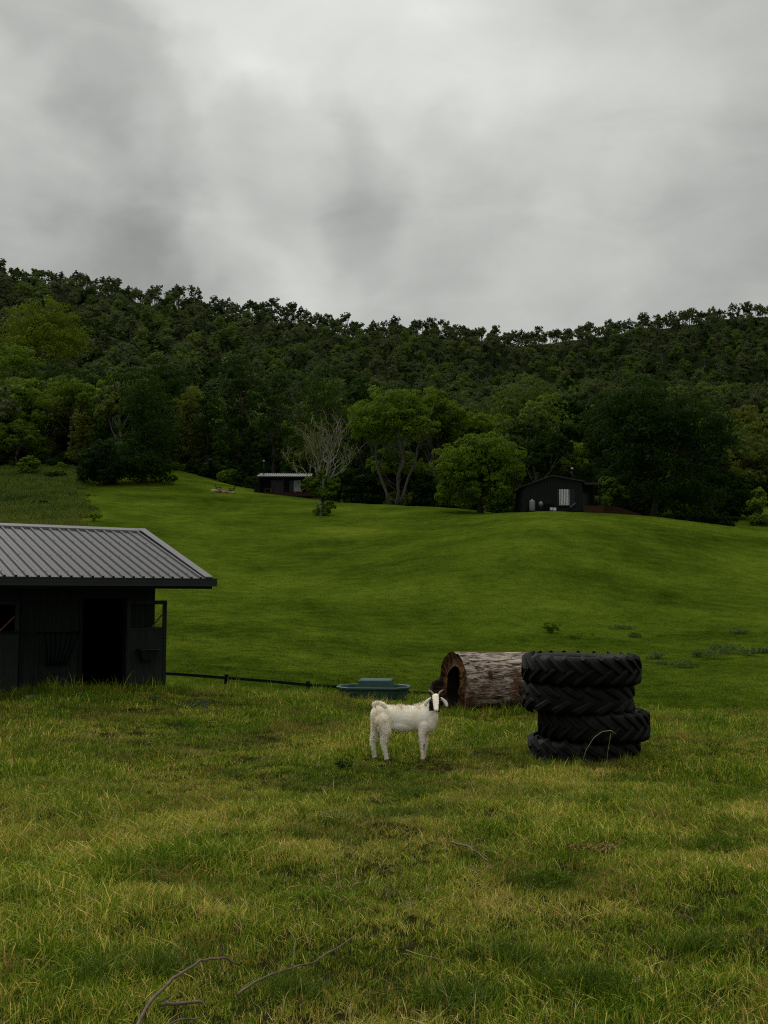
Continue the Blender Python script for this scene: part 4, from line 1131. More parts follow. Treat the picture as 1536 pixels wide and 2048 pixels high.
    back = (nn[:, 2] > .75) & (c[:, 2] > .70) & (c[:, 0] < .42); ln[back] = rs.uniform(.008, .034, back.sum())
    mane = back & (((c[:, 0] > .2) & (c[:, 0] < .42)) | ((c[:, 0] > -.02) & (c[:, 0] < .08))); ln[mane] *= 1.7
    comb[back] = np.stack([np.full(back.sum(), -.35), np.zeros(back.sum()), np.full(back.sum(), .25)], 1)
    tail = (c[:, 0] < -.16) & (c[:, 2] > .75); ln[tail] = rs.uniform(.012, .030, tail.sum())
    comb += rs.normal(size=comb.shape) * .15
    comb[hind] += rs.normal(size=(hind.sum(), 3)) * .30
    d = nn * .40 + comb; d /= np.linalg.norm(d, axis=1, keepdims=True)
    sd = np.cross(d, nn + rs.normal(size=nn.shape) * .3); sd /= np.linalg.norm(sd, axis=1, keepdims=True) + 1e-9
    wd = rs.uniform(.0014, .0028, N_)[:, None]; L_ = ln[:, None]
    curl = np.cross(d, sd) * L_ * rs.uniform(-.1, .1, (N_, 1))
    v = np.stack([c - sd * wd, c + sd * wd, c + d * L_ * .6 + sd * wd * .8 + curl, c + d * L_ * .6 - sd * wd * .8 + curl, ], 1)
    v2 = c + d * L_
    allv = np.concatenate([v.reshape(-1, 3), v2]); 
    q = np.arange(N_) * 4
    f4 = np.stack([q, q + 1, q + 2, q + 3], 1); f3 = np.stack([q + 3, q + 2, 4 * N_ + np.arange(N_), 4 * N_ + np.arange(N_)], 1)[:, :3]
    fm = bpy.data.meshes.new('coat'); fm.from_pydata(allv.tolist(), [], f4.tolist() + f3.tolist()); fm.update()
    link('coat', fm, g, M_coat)
    for s in (-1, 1):
        hb = MB(); hx = .484
        hb.tube([(hx + s * .034, -.055, .895), (hx + s * .044, -.05, .920), (hx + s * .062, -.045, .940), (hx + s * .088, -.04, .957), (hx + s * .110, -.04, .963)], [.0135, .0125, .0105, .007, .0025], 10)
        hb.build('horn', M_horn, g)
        eb = MB()
        rt = Vector((hx + s * .062, -.065, .862))
        tip = Vector((hx + s * .148, -.09, .742)) if s > 0 else Vector((hx - .150, -.08, .752))
        ax = (tip - rt); w_ = Vector((s * .6, .1, .5)).cross(ax).normalized(); side = ax.cross(w_).normalized()
        secs = [(0, .011), (.2, .019), (.5, .027), (.78, .026), (.93, .018), (1, .006)]
        vs = []; fs = []
        for t, hw_ in secs:
            p = rt + ax * t + Vector((s * .018 * math.sin(t * 3.1), -.006 * t, 0)); 
            sdv = Vector((-ax.z, 0, ax.x)).normalized()
            for a in range(8):
                an = 2 * math.pi * a / 8; vs.append(p + sdv * hw_ * math.cos(an) + Vector((0, 1, 0)) * (.006 * math.sin(an) + .006 * math.cos(an) ** 2))
        for i in range(len(secs) - 1):
            for a in range(8):
                a2 = (a + 1) % 8; fs.append((i * 8 + a, i * 8 + a2, (i + 1) * 8 + a2, (i + 1) * 8 + a))
        fs.append(tuple(range(7, -1, -1))); fs.append(tuple(40 + a for a in range(8)))
        eb.add(vs, fs, True); eb.build('ear', M_ear, g)
        MB().ell((hx + s * .062, -.132, .828), (.010, .010, .009), 10, 8).build('eye', M_eye, g)
    for (hx, hy) in ((-.172, -.095), (-.334, .068), (.308, -.09), (.333, .066)):
        hb = MB()
        for s in (-1, 1):
            y0 = hy + s * .017
            hb.add([(hx - .026, y0 - .014, 0), (hx + .040, y0 - .012, 0), (hx + .040, y0 + .012, 0), (hx - .026, y0 + .014, 0), (hx - .024, y0 - .013, .05), (hx + .016, y0 - .011, .05), (hx + .016, y0 + .011, .05), (hx - .024, y0 + .013, .05)],
                   [(0, 3, 2, 1), (4, 5, 6, 7), (0, 1, 5, 4), (1, 2, 6, 5), (2, 3, 7, 6), (3, 0, 4, 7)])
        hb.build('hoof', M_brown, g, .004)
    nb = MB()
    for s in (-1, 1): nb.ell((.491 + s * .014, -.250, .702), (.006, .005, .004), 8, 6)
    nb.build('nostril', M_gblk, g)
    return g
goat()

# ------------------------------------------------------------------ cabins
def flue(parent, x, y, z0, z1, r=.09):
    f = MB().tube([(x, y, z0), (x, y, z1)], r, 12).build('chimney', M_black, parent)
    c = MB(); c.tube([(x, y, z1 + .02), (x, y, z1 + .06), (x, y, z1 + .26)], [r * 2.6, r * 2.6, r * .3], 12); c.tube([(x, y, z1 - .05), (x, y, z1 + .05)], r * 1.2, 8)
    c.build('chimney_cowl', M_steel, f)
    return f
def cabin_flat():
    Y = 165; k = FPX / Y
    g = P(517, 990, Y)
    t = empty('cabin', (g.x, Y, g.z - .25), R(2), 'flat-roofed black cabin with reddish deck on the hill, pale bare tree before it', 'cabin')
    W_, Dp, H = 8.1, 5.5, 3.25
    z0 = .25
    w_ = MB()
    # wall with recess openings: glazed bays stand in front of the dark interior
    w_.box(0, 2.0, 2.2, 2.35, z0, H); w_.box(3.9, 5.0, 2.2, 2.35, z0, H); w_.box(7.0, W_, 2.2, 2.35, z0, H); w_.box(2.0, 3.9, 2.2, 2.35, 3.0, H); w_.box(5.0, 7.0, 2.2, 2.35, 3.1, H); w_.box(5.0,5.7,2.2,2.35,z0,1.0)
    w_.box(0, .15, 0, 2.2, z0, H); w_.box(0, .15, 2.35, 2.2 + Dp, z0, H); w_.box(W_ - .15, W_, 0, 2.2, z0, H); w_.box(W_ - .15, W_, 2.35, 2.2 + Dp, z0, H); w_.box(.15, W_ - .15, 2.05 + Dp, 2.2 + Dp, z0, H)
    w_.build('wall', M_wall, t)
    MB().box(-.05, W_ + .6, -.05, 7.6, 0, z0 + .25).build('plinth', M_dark, t)
    dk = MB()
    for i in range(4): dk.box(-.1 + .0, W_ + 1.4, -.35 - .0, -.30, .02 + i * .16, .165 + i * .16)
    dk.box(-.1, W_ + 1.4, -.30, 2.2, .56, .62)
    dk.build('deck', M_deck, t)
    d = MB(); 
    for xa, xb in ((2.0, 2.93), (2.97, 3.9)): d.box(xa, xb, 2.22, 2.25, z0 + .3, 3.0)
    gl = d.build('sliding_door', M_glass, t)
    f_ = MB(); f_.box(2.92, 2.98, 2.16, 2.22, .6, 3.0); f_.box(1.97, 2.03, 2.16, 2.2, .6, 3.0); f_.box(3.87, 3.93, 2.16, 2.2, .6, 3.0); f_.box(2.0, 3.9, 2.16, 2.2, 2.96, 3.03)
    f_.build('frame', simple('grey_frame', (.06, .065, .065), .5), gl)
    cw = MB(); cw.box(5.0, 7.0, 2.24, 2.27, .6, 3.1); wn_ = cw.build('window', M_glass, t)
    cu = MB(); n_ = 28
    vs = []; fs = []
    for i in range(n_ + 1):
        x = 5.72 + 1.2 * i / n_; y = 2.18 + (.035 if i % 2 else -.005); vs += [(x, y, 1.05), (x, y, 3.0)]
    for i in range(n_): fs.append((2 * i, 2 * i + 2, 2 * i + 3, 2 * i + 1))
    cu.add(vs, fs).build('curtain', M_curtain, wn_)
    # roof: shallow mono-pitch falling toward the camera
    r_ = rib_roof(-.3, W_ + .3, -.35, H + .12, Dp + 2.4, H + 1.55, .36, .09, .12, .05); rf = r_.build('roof', simple('pale_roof_sheet', (.22, .22, .22), .55, .3, nscale=3, namt=.3), t)
    MB().box(-.3, W_ + .3, -.42, -.36, H - .05, H + .11).build('gutter', M_gutter, t)
    us = MB(); us.box(-.05, W_ + .05, 2.2, 2.3, H, H + .55); us.box(0, .12, 2.3, 7.6, H, H + .55); us.build('gable_infill', M_wall, t)
    for x in (.05, 4.1, W_ - .2): MB().box(x, x + .13, -.28, -.15, .62, H).build('post', M_black, t)
    flue(rf, .75, 1.2, H + .2, 6.0)
    # things on the deck
    def loc(x, y, z): return t.matrix_basis @ Vector((x, y, z))
    bpy.context.view_layer.update()
    M_ = t.matrix_world
    tb = empty('outdoor_table', M_ @ Vector((1.5, 1.0, .63)), R(2), 'small brown table on the deck of the flat-roofed cabin', 'table')
    MB().box(-.55, .55, -.35, .35, .70, .75).build('table_top', M_timber, tb)
    for a in (-.48, .48):
        for b in (-.28, .28): MB().box(a - .03, a + .03, b - .03, b + .03, 0, .70).build('leg', M_timber, tb)
    ch = empty('deck_chair', M_ @ Vector((6.7, 1.0, .63)), R(2), 'white reclining deck chair below the curtained window of the flat-roofed cabin', 'deck chair')
    MB().beam((-.7, 0, .42), (.3, 0, .40), .6, .06).build('seat', M_white, ch); MB().beam((.3, 0, .40), (.95, 0, .85), .6, .06).build('backrest', M_white, ch)
    for a in (-.6, .4): MB().beam((a, -.25, 0), (a, -.25, .4), .04, .04, (1, 0, 0)).build('leg', M_steel, ch); MB().beam((a, .25, 0), (a, .25, .4), .04, .04, (1, 0, 0)).build('leg', M_steel, ch)
    mbx = MB(); mbx.box(-.75, -.1, .2, .9, -.2, 1.75); mbx.box(-.78, -.07, .17, .93, 1.75, 1.82)
    o = mbx.build('storage_cupboard', M_black, None, .02); o.matrix_basis = M_.copy(); tag(o, 'black upright cupboard against the left end of the flat-roofed cabin', 'cupboard')
    ac = MB(); ac.box(-.62, -.22, -.55, -.2, -.25, .42); ac.tube([(-.42, -.56, .1), (-.42, -.58, .1)], .14, 14)
    o = ac.build('heat_pump', M_curtain, None, .02); o.matrix_basis = M_.copy(); tag(o, 'pale grey heat pump box in front of the black cupboard', 'heat pump')
    wb = MB(); wb.box(-2.0, -1.25, -.5, 0, -.28, .10); wb.box(-2.1, -2.0, -.45, -.05, -.28, .2)
    wb.tube([(-1.3, -.25, .05), (-1.05, -.25, -.1)], .12, 10)
    o = wb.build('wheelbarrow_box', M_steel, None, .03); o.matrix_basis = M_.copy(); tag(o, 'small grey metal tub lying on the lawn beside the flat-roofed cabin', 'tub')
cabin_flat()
def cabin_gable():
    Y = 116; g = P(1050, 1018, Y)
    t = empty('cabin', (g.x, Y, g.z - .25), R(0), 'black gabled cabin with side deck and curtained window on the hill', 'cabin')
    px = Y / FPX                      # metres per picture pixel here
    W_ = 116 * px; H0 = 50 * px; HR = 70 * px; xr = 55 * px; Dp = 8.0; H1 = 58 * px
    w_ = MB()
    pr_ = [(0, 0), (W_, 0), (W_, H1 + .1), (xr, HR), (0, H0)]
    def wallpoly(y0, y1):
        k = len(pr_); vs = [(x, y0, z) for x, z in pr_] + [(x, y1, z) for x, z in pr_]
        w_.add(vs, [tuple(range(k)), tuple(range(2 * k - 1, k - 1, -1))] + [(i, k + i, k + (i + 1) % k, (i + 1) % k) for i in range(k)])
    wallpoly(0, .15); wallpoly(Dp - .15, Dp); w_.box(0, .15, .15, Dp - .15, 0, H0); w_.box(W_ - .15, W_, .15, Dp - .15, 0, H1)
    w_.build('wall', M_wall, t)
    rb_ = MB(); x = .02
    while x < W_:
        zt = (H0 + (HR - H0) * x / xr) if x < xr else (HR + (H1 + .1 - HR) * (x - xr) / (W_ - xr))
        if not (62 * px < x < 103 * px): rb_.box(x, x + .035, -.04, 0, .05, zt - .05)
        else: rb_.box(x, x + .035, -.04, 0, 46 * px, zt - .05)
        x += .33
    rb_.build('wall_batten', M_black, t)
    rf = MB()
    for (xa, za, xb, zb_) in ((-.3, H0 - .08, xr, HR + .02), (W_ + .25, H1 + .02, xr, HR + .02)):
        a0, a1 = (xa, xb)
        rf.add([(xa, -.3, za), (xb, -.3, zb_), (xb, Dp + .3, zb_), (xa, Dp + .3, za), (xa, -.3, za + .14), (xb, -.3, zb_ + .14), (xb, Dp + .3, zb_ + .14), (xa, Dp + .3, za + .14)],
               [(0, 3, 2, 1), (4, 5, 6, 7), (0, 1, 5, 4), (1, 2, 6, 5), (2, 3, 7, 6), (3, 0, 4, 7)])
    roof_ = rf.build('roof', M_gutter, t)
    wx0, wx1, wz0, wz1 = 64 * px, 101 * px, 11 * px, 45 * px
    wn_ = MB().box(wx0, wx1, -.03, -.005, wz0, wz1).build('window', M_glass, t)
    f_ = MB(); f_.box(wx0 - .06, wx1 + .06, -.09, -.03, wz1, wz1 + .08); f_.box(wx0 - .06, wx0, -.09, -.03, wz0, wz1); f_.box(wx1, wx1 + .06, -.09, -.03, wz0, wz1); f_.box(wx0 - .06, wx1 + .06, -.09, -.03, wz0 - .08, wz0); f_.build('frame', M_black, wn_)
    vs = []; fs = []; n_ = 24
    for i in range(n_ + 1):
        x = 69 * px + 20 * px * i / n_; y = -.06 + (.03 if (i // 2) % 2 else -.02); vs += [(x, y, wz0 + .05), (x, y, wz1 - .05)]
    for i in range(n_): fs.append((2 * i, 2 * i + 2, 2 * i + 3, 2 * i + 1))
    MB().add(vs, fs).build('curtain', M_curtain, wn_)
    flue(roof_, 106 * px, 3.0, H1, 91 * px, .085)
    # porch on the right with posts and deck
    xp = W_ + 40 * px
    pr2 = MB(); pr2.box(W_ + .27, xp, .1, 4.2, 54 * px, 58 * px); pr2.build('porch_roof', M_gutter, t)
    for (x, y) in ((xp - .3, .2), (xp - .3, 3.9)): MB().box(x, x + .16, y, y + .16, -.4, 54 * px).build('post', M_black, t)
    bw = MB(); bw.box(W_ + .02, xp, 4.25, 4.4, 0, 54 * px); bw.build('porch_wall', M_wall, t)
    gd = MB(); gd.box(W_ + .5, W_ + 1.5, 4.18, 4.24, .7, 2.6); gd.build('glass_door', M_glass, t)
    dk = MB()
    for i in range(4): dk.box(W_ + .04, xp + .1, -.05, .05, -.35 + i * .25, -.35 + i * .25 + .235)
    dk.box(W_ + .04, xp + .1, .05, 4.2, .58, .64); dk.build('deck', M_deck, t)
    rp = MB(); xe = xp + 78 * px
    rp.add([(xp + .12, .1, -.4), (xe, .1, -.9), (xe, .2, -.9), (xp + .12, .2, -.4), (xp + .12, .1, .62), (xp + 24 * px, .1, .62), (xe, .1, -.35), (xp + .12, .2, .62), (xp + 24 * px, .2, .62), (xe, .2, -.35)],
           [(0, 1, 6, 5, 4), (3, 7, 8, 9, 2), (4, 5, 8, 7), (5, 6, 9, 8), (1, 2, 9, 6), (0, 4, 7, 3)])
    rp.build('ramp_side', simple('ramp_timber', (.020, .010, .0065), .9, .05, nscale=3, namt=.4), t)
    bpy.context.view_layer.update(); M_ = t.matrix_world
    def top(name, mbx, mat, label, cat, bevel=.0):
        o = mbx.build(name, mat, None, bevel); o.matrix_basis = M_.copy(); return tag(o, label, cat)
    def lathe(x, y, prof, n_=14):
        mbx = MB(); mbx.tube([(x, y, z) for z, r in prof], [r for z, r in prof], n_); return mbx
    top('gas_cylinder', lathe(13 * px, -.6, [(-.05, .30), (.05, .34), (1.05, .34), (1.2, .28), (1.27, .1), (1.36, .09)]), M_steel, 'tall silver tank standing against the corner of the gabled cabin', 'tank')
    top('kettle_grill', lathe(30 * px, -.7, [(.0, .02), (.45, .04), (.55, .22), (.78, .30), (1.0, .22), (1.12, .03)]), M_steel, 'silver domed grill beside the black barbecue at the gabled cabin', 'grill')
    bb = empty('barbecue', M_ @ Vector((43 * px, -.6, 0)), 0, 'black wheeled barbecue against the gabled cabin wall', 'barbecue')
    b_ = MB(); b_.box(-.6, .6, -.25, .25, .75, 1.0); b_.ell((0, 0, 1.0), (.5, .25, .22), 14, 8); b_.build('hood', M_black, bb)
    b_ = MB(); b_.box(-.75, .75, -.25, .25, .70, .75); b_.build('side_shelf', M_black, bb)
    for a in (-.5, .5): MB().box(a - .04, a + .04, -.2, .2, 0, .70).build('leg', M_black, bb)
    top('storage_box', MB().box(48 * px, 53 * px, -.9, -.5, 0, .35), M_white, 'small white box on the grass before the gabled cabin', 'box', .02)
    top('crate', MB().box(54 * px, 60 * px, -.95, -.55, -.02, .32), M_curtain, 'grey crate beside the small white box at the gabled cabin', 'crate', .02)
    ln = empty('lounge_chair', M_ @ Vector((82 * px, -.8, 0)), 0, 'black reclining chair under the curtained window of the gabled cabin', 'chair')
    MB().beam((-.7, 0, .38), (.3, 0, .36), .6, .05).build('seat', M_black, ln); MB().beam((.3, 0, .36), (.95, 0, .85), .6, .05).build('backrest', M_steel, ln)
    for a in (-.6, .4): MB().box(a - .02, a + .02, -.27, .27, 0, .36).build('leg', M_black, ln)
cabin_gable()
def small_fence():
    Y = 122; g = ground_at(1018, Y); t = empty('rail_fence', g, 0, 'short dark rail fence between the dome-shaped tree and the gabled cabin', 'fence')
    pp = []
    for px_ in (985, 1001, 1017, 1034, 1050):
        q = ground_at(px_, Y); pp.append(Vector((q.x - g.x, 0, q.z - g.z)))
        MB().box(pp[-1].x - .06, pp[-1].x + .06, -.06, .06, pp[-1].z - .2, pp[-1].z + 1.75).build('post', M_black, t)
    for h in (1.55, .9):
        mb = MB()
        for a, b in zip(pp[:-1], pp[1:]): mb.beam(a + Vector((0, -.08, h)), b + Vector((0, -.08, h)), .04, .11)
        mb.build('rail', M_black, t)
small_fence()

# fire pit and chairs
def firepit():
    rs = np.random.RandomState(4); Y = 158; c = P(445, 995, Y); k = Y / FPX
    cx, cy = c.x, Y + 1.0
    lb = ['pale boulder', 'tan boulder', 'brown boulder', 'flat tan boulder', 'reddish boulder', 'small grey boulder', 'rounded sandy boulder', 'long buff boulder', 'dark brown boulder', 'mossy boulder']
    xs = [-1.55, -1.05, -.45, .1, .6, 1.1, 1.55, -.8, .3, .95]
    for i, x in enumerate(xs):
        fr_ = i < 7; y = cy + (-.9 + .12 * rs.normal() + .25 * abs(x) if fr_ else .9); px_ = cx + x
        s = rs.uniform(.26, .42)
        mb = MB(); mb.ell((0, 0, s * .5), (s * 1.15, s, s * .8), 12, 8, .35, rs)
        o = mb.build('boulder', simple('boulder_%d' % i, [(.26, .22, .15), (.22, .14, .07), (.11, .06, .035), (.20, .15, .09), (.15, .065, .04), (.15, .14, .13), (.23, .16, .095), (.20, .16, .10), (.10, .065, .04), (.10, .10, .05)][i], .9, .2, nscale=2.5, namt=.4, bump=.6))
        pos_ = ['at the left end of the fire pit ring', 'second from the left in the fire pit ring', 'third from the left in the fire pit ring', 'in the middle front of the fire pit ring', 'right of the middle in the fire pit ring', 'second from the right in the fire pit ring', 'at the right end of the fire pit ring', 'at the back left of the fire pit ring', 'at the back middle of the fire pit ring', 'at the back right of the fire pit ring'][i]
        o.location = (px_, y, gz(px_, y) - .05); tag(o, lb[i] + ' ' + pos_, 'boulder', 'boulders ringing the fire pit')
    def chair(x, y, rz, label):
        t = empty('garden_chair', (x, y, gz(x, y)), rz, label, 'chair', 'black chairs at the fire pit')
        MB().beam((-.30, 0, .42), (.32, 0, .34), .62, .05).build('seat', M_black, t)
        b = MB()
        for j in range(5): b.beam((-.28, -.26 + .13 * j, .36), (-.62, -.29 + .145 * j, 1.18 - .03 * abs(j - 2)), .11, .03, (1, 0, 0))
        b.build('backrest', M_black, t)
        for s in (-1, 1):
            MB().beam((-.45, s * .36, .68), (.42, s * .36, .68), .13, .035).build('armrest', M_black, t)
            MB().beam((.34, s * .34, -.02), (.34, s * .34, .66), .06, .06, (1, 0, 0)).build('leg', M_black, t)
            MB().beam((-.62, s * .31, -.02), (-.1, s * .31, .40), .06, .06).build('leg', M_black, t)
    chair(cx - .95, cy + .9, R(0), 'black slatted garden chair at the left side of the fire pit')
    chair(cx + 1.15, cy + .9, R(180), 'black slatted garden chair at the right side of the fire pit')
firepit()

# ------------------------------------------------------------------ grass
def blade_mat(name, trans=.22):
    m, nt = newmat(name); n = N(nt)
    geo = n.add('ShaderNodeNewGeometry'); oi = n.add('ShaderNodeObjectInfo'); pos = geo.outputs['Position']
    rnd = geo.outputs['Random Per Island']
    p1 = n.noise(pos, .45, 3, .6); p2 = n.noise(pos, 1.7, 3, .6)
    g = n.math('ADD', n.math('MULTIPLY', n.math('POWER', rnd, 1.6), .62), n.math('MULTIPLY', oi.outputs['Random'], .20))
    ysep = n.add('ShaderNodeSeparateXYZ'); n.link(pos, ysep.inputs[0])
    g = n.math('ADD', g, n.mrange(ysep.outputs[1], 9.5, 16.0, -.03, -.17))
    dry = n.math('ADD', g, n.math('ADD', n.math('MULTIPLY', n.math('SUBTRACT', p1, .5), 1.0), n.math('MULTIPLY', n.math('SUBTRACT', p2, .5), .7)))
    c = n.ramp(dry, [(.00, (.068, .128, .005)), (.20, (.160, .230, .012)), (.37, (.290, .315, .024)), (.50, (.50, .42, .08)), (.64, (.54, .38, .11)), (.82, (.70, .49, .21))])
    bm1 = n.mrange(n.noise(pos, .8, 3, .6), .50, .64, 0, .75, True); bm2 = n.mrange(rnd, .45, .55)
    c = n.mix(n.math('MULTIPLY', bm1, bm2), c, (.27, .155, .055))
    pr = n.princ(c, .7, 0, .08)
    tr = n.add('ShaderNodeBsdfTranslucent'); n.link(c, tr.inputs[0])
    mx = n.add('ShaderNodeMixShader'); mx.inputs[0].default_value = trans
    n.link(pr, mx.inputs[1]); n.link(tr.outputs[0], mx.inputs[2]); n.out(mx.outputs[0])
    return m
M_grass = blade_mat('grass_blade')
def tuft(rs, nb, rad, h0, h1, wd, bend=.45, seg=3, flat=0.):
    v = []; f = []
    for i in range(nb):
        a = rs.uniform(0, 6.28); r = rad * math.sqrt(rs.rand()); x, y = r * math.cos(a), r * math.sin(a)
        h = rs.uniform(h0, h1) * (1 - .3 * r / rad); d = rs.uniform(0, 6.28); bd = h * abs(rs.normal()) * bend
        if rs.rand() < flat: bd = h * rs.uniform(.9, 1.6)
        dx, dy = math.cos(d), math.sin(d); w = wd * rs.uniform(.6, 1.3); wa = rs.uniform(0, 3.14); wx, wy = math.cos(wa) * w, math.sin(wa) * w
        k = len(v)
        for s in range(seg):
            t = s / seg; q = t * t * bd; hh = h * t * (1 - .25 * t * min(1, bd / h)); ww = 1 - .45 * t
            v += [(x + dx * q - wx * ww, y + dy * q - wy * ww, hh - .01), (x + dx * q + wx * ww, y + dy * q + wy * ww, hh - .01)]
        v.append((x + dx * bd, y + dy * bd, h * (1 - .25 * min(1, bd / h)) - .01))
        for s in range(seg - 1): f.append((k + 2 * s, k + 2 * s + 1, k + 2 * s + 3, k + 2 * s + 2))
        f.append((k + 2 * seg - 2, k + 2 * seg - 1, k + 2 * seg))
    me = bpy.data.meshes.new('tuft'); me.from_pydata(v, [], f); me.update(); me.materials.append(M_grass)
    return me
rs = np.random.RandomState(21)
TN = [tuft(rs, 23, .085, .035, .115, .0024, .45, 3, .12) for _ in range(9)] + [tuft(rs, 12, .07, .07, .17, .0025, .6, 4, .15) for _ in range(4)]
TM_ = [tuft(rs, 34, .17, .05, .125, .0041, .45, 3, .1) for _ in range(6)] + [tuft(rs, 20, .13, .10, .24, .0044, .45, 3, .1) for _ in range(3)]
def wedge(Y0, Y1, dens, half=.42, extra=1.6):
    A = (half * (Y0 + Y1) + 2 * extra) * (Y1 - Y0); n_ = int(A * dens)
    y = rs.uniform(Y0, Y1, n_ * 2); x = rs.uniform(-1, 1, n_ * 2) * (half * Y1 + extra)
    ok = np.abs(x) < half * y + extra
    return x[ok][:n_], y[ok][:n_]
def lush(x, y):       # 0..1 height/density field
    return np.clip(.5 + .55 * vnoise(x * .55, y * .55, 31) + .35 * vnoise(x * 1.7, y * 1.7, 32), 0, 1)
def blocked(x, y):
    b = np.zeros(len(x), bool)
    dx, dy = x + 4.65, y - 20.3; u = dx * .817 + dy * .577; v = -dx * .577 + dy * .817
    b |= (u < .02) & (v > .02)                     # shed floor
    cx, cy = P(1160, 1190, 13.7).x, 13.7; b |= (x - cx) ** 2 + (y - cy) ** 2 < .70 ** 2
    c = ground_at(748, 21.3); b |= (np.abs(x - c.x) < .68) & (np.abs(y - 21.3) < .40)
    return b
def grassfield(name, zones, kinds, nshort, label):
    XS, YS, SS = [], [], []
    for Y0, Y1, dens, s0 in zones:
        x, y = wedge(Y0, Y1, dens); XS.append(x); YS.append(y); SS.append(np.full(len(x), s0))
    x = np.concatenate(XS); y = np.concatenate(YS); s0 = np.concatenate(SS)
    ok = ~blocked(x, y); x, y, s0 = x[ok], y[ok], s0[ok]
    lu = lush(x, y)
    s = s0 * (.55 + .65 * lu) * rs.uniform(.75, 1.25, len(x))
    idx = rs.randint(0, nshort, len(x)); tall = rs.rand(len(x)) < .03 + .16 * (lu > .75)
    idx[tall] = rs.randint(nshort, len(kinds), tall.sum())
    # shorter round the goat's feet
    near = (np.abs(x - GX) < .7) & (y > GY - 1.2) & (y < GY + .5); s[near] *= .55; idx[near] = idx[near] % nshort
    z = gzA(x, y)
    rot = np.stack([rs.normal(size=len(x)) * .10, rs.normal(size=len(x)) * .10, rs.uniform(0, 6.28, len(x))], 1)
    return scatter(name, np.stack([x, y, z], 1), rot, np.stack([s * 1.1, s * 1.1, s], 1), idx, kinds, label=label, cat='grass')
grassfield('meadow_grass', [(2.6, 5, 520, 1.0), (5, 8, 420, 1.0), (8, 12, 260, 1.05)], TN, 9, 'rough green and straw-coloured paddock grass in the foreground')
grassfield('paddock_grass', [(12, 17, 120, 1.0), (17, 24.5, 75, 1.05)], TM_, 6, 'longer paddock grass round the goat, tyres and shed')

M_dry = simple('dry_straw', (.36, .26, .12), .8, .1, nscale=1.5, namt=.35, bump=0, coords='Object')
DT = []
for _ in range(5):
    q = tuft(rs, 8, .12, .05, .13, .0013, 1.1, 4, .45); q.materials.clear(); q.materials.append(M_dry); DT.append(q)
dxs, dys = [], []
for Y0, Y1, dn in ((2.6, 6, 34), (6, 10, 30), (10, 16, 14), (16, 23, 4)):
    x, y = wedge(Y0, Y1, dn); keep = (vnoise(x * .6, y * .6, 51) + .6 * vnoise(x * 1.9, y * 1.9, 52) > rs.uniform(-.9, .9, len(x))) & ~blocked(x, y); dxs.append(x[keep]); dys.append(y[keep])
x = np.concatenate(dxs); y = np.concatenate(dys)
scatter('dry_grass', np.stack([x, y, gzA(x, y) + .01], 1), np.stack([rs.normal(size=len(x)) * .3, rs.normal(size=len(x)) * .3, rs.uniform(0, 6.28, len(x))], 1), rs.uniform(.7, 1.3, len(x)) * np.where(y > 10, 1.25, 1), rs.randint(0, 5, len(x)), DT, label='dry straw stalks tangled through the paddock grass', cat='grass')

# grass hugging the shed wall, log, tyres
def ring_pts(n_, fn):
    P_ = np.array([fn() for _ in range(n_)]); return P_[:, 0], P_[:, 1]
px_, py_ = [], []
for _ in range(420):      # along the shed front
    s = rs.uniform(-.5, 6.5); o_ = rs.uniform(.05, .8) * rs.rand() + .03; px_.append(-4.65 - .817 * s + .577 * o_); py_.append(20.3 - .577 * s - .817 * o_)
cx = P(1160, 1190, 13.7).x
for _ in range(240):
    a = rs.uniform(0, 6.28); r = rs.uniform(.74, .98); px_.append(cx + r * math.cos(a)); py_.append(13.7 + r * math.sin(a))
for _ in range(300):      # along the crest before the rail fence
    a = rs.uniform(-.24, .05); yy_ = rs.uniform(20.5, 23.6); px_.append(a * yy_); py_.append(yy_)
lc = P(906, 1360, 19.3)
for _ in range(260):
    s = rs.uniform(-.3, 2.8); o_ = rs.uniform(.25, .9); px_.append(lc.x + .913 * s + .407 * o_); py_.append(19.3 + .407 * s - .913 * o_)
x = np.array(px_); y = np.array(py_)
TT = [tuft(rs, 26, .10, .12, .34, .0034, .5, 4, .1) for _ in range(5)]
s = rs.uniform(.45, 1.1, len(x)) * np.where(rs.rand(len(x)) < .12, 1.6, 1)
s = np.where((y < 14.9) & (y > 12.5) & (np.abs(x - cx) < 1.2), s * .62, s)
scatter('tall_grass', np.stack([x, y, gzA(x, y)], 1), rs.uniform(0, 6.28, len(x)), s, rs.randint(0, 5, len(x)), TT, label='tall grass tufts growing against the shed, the log and the tyres', cat='grass')

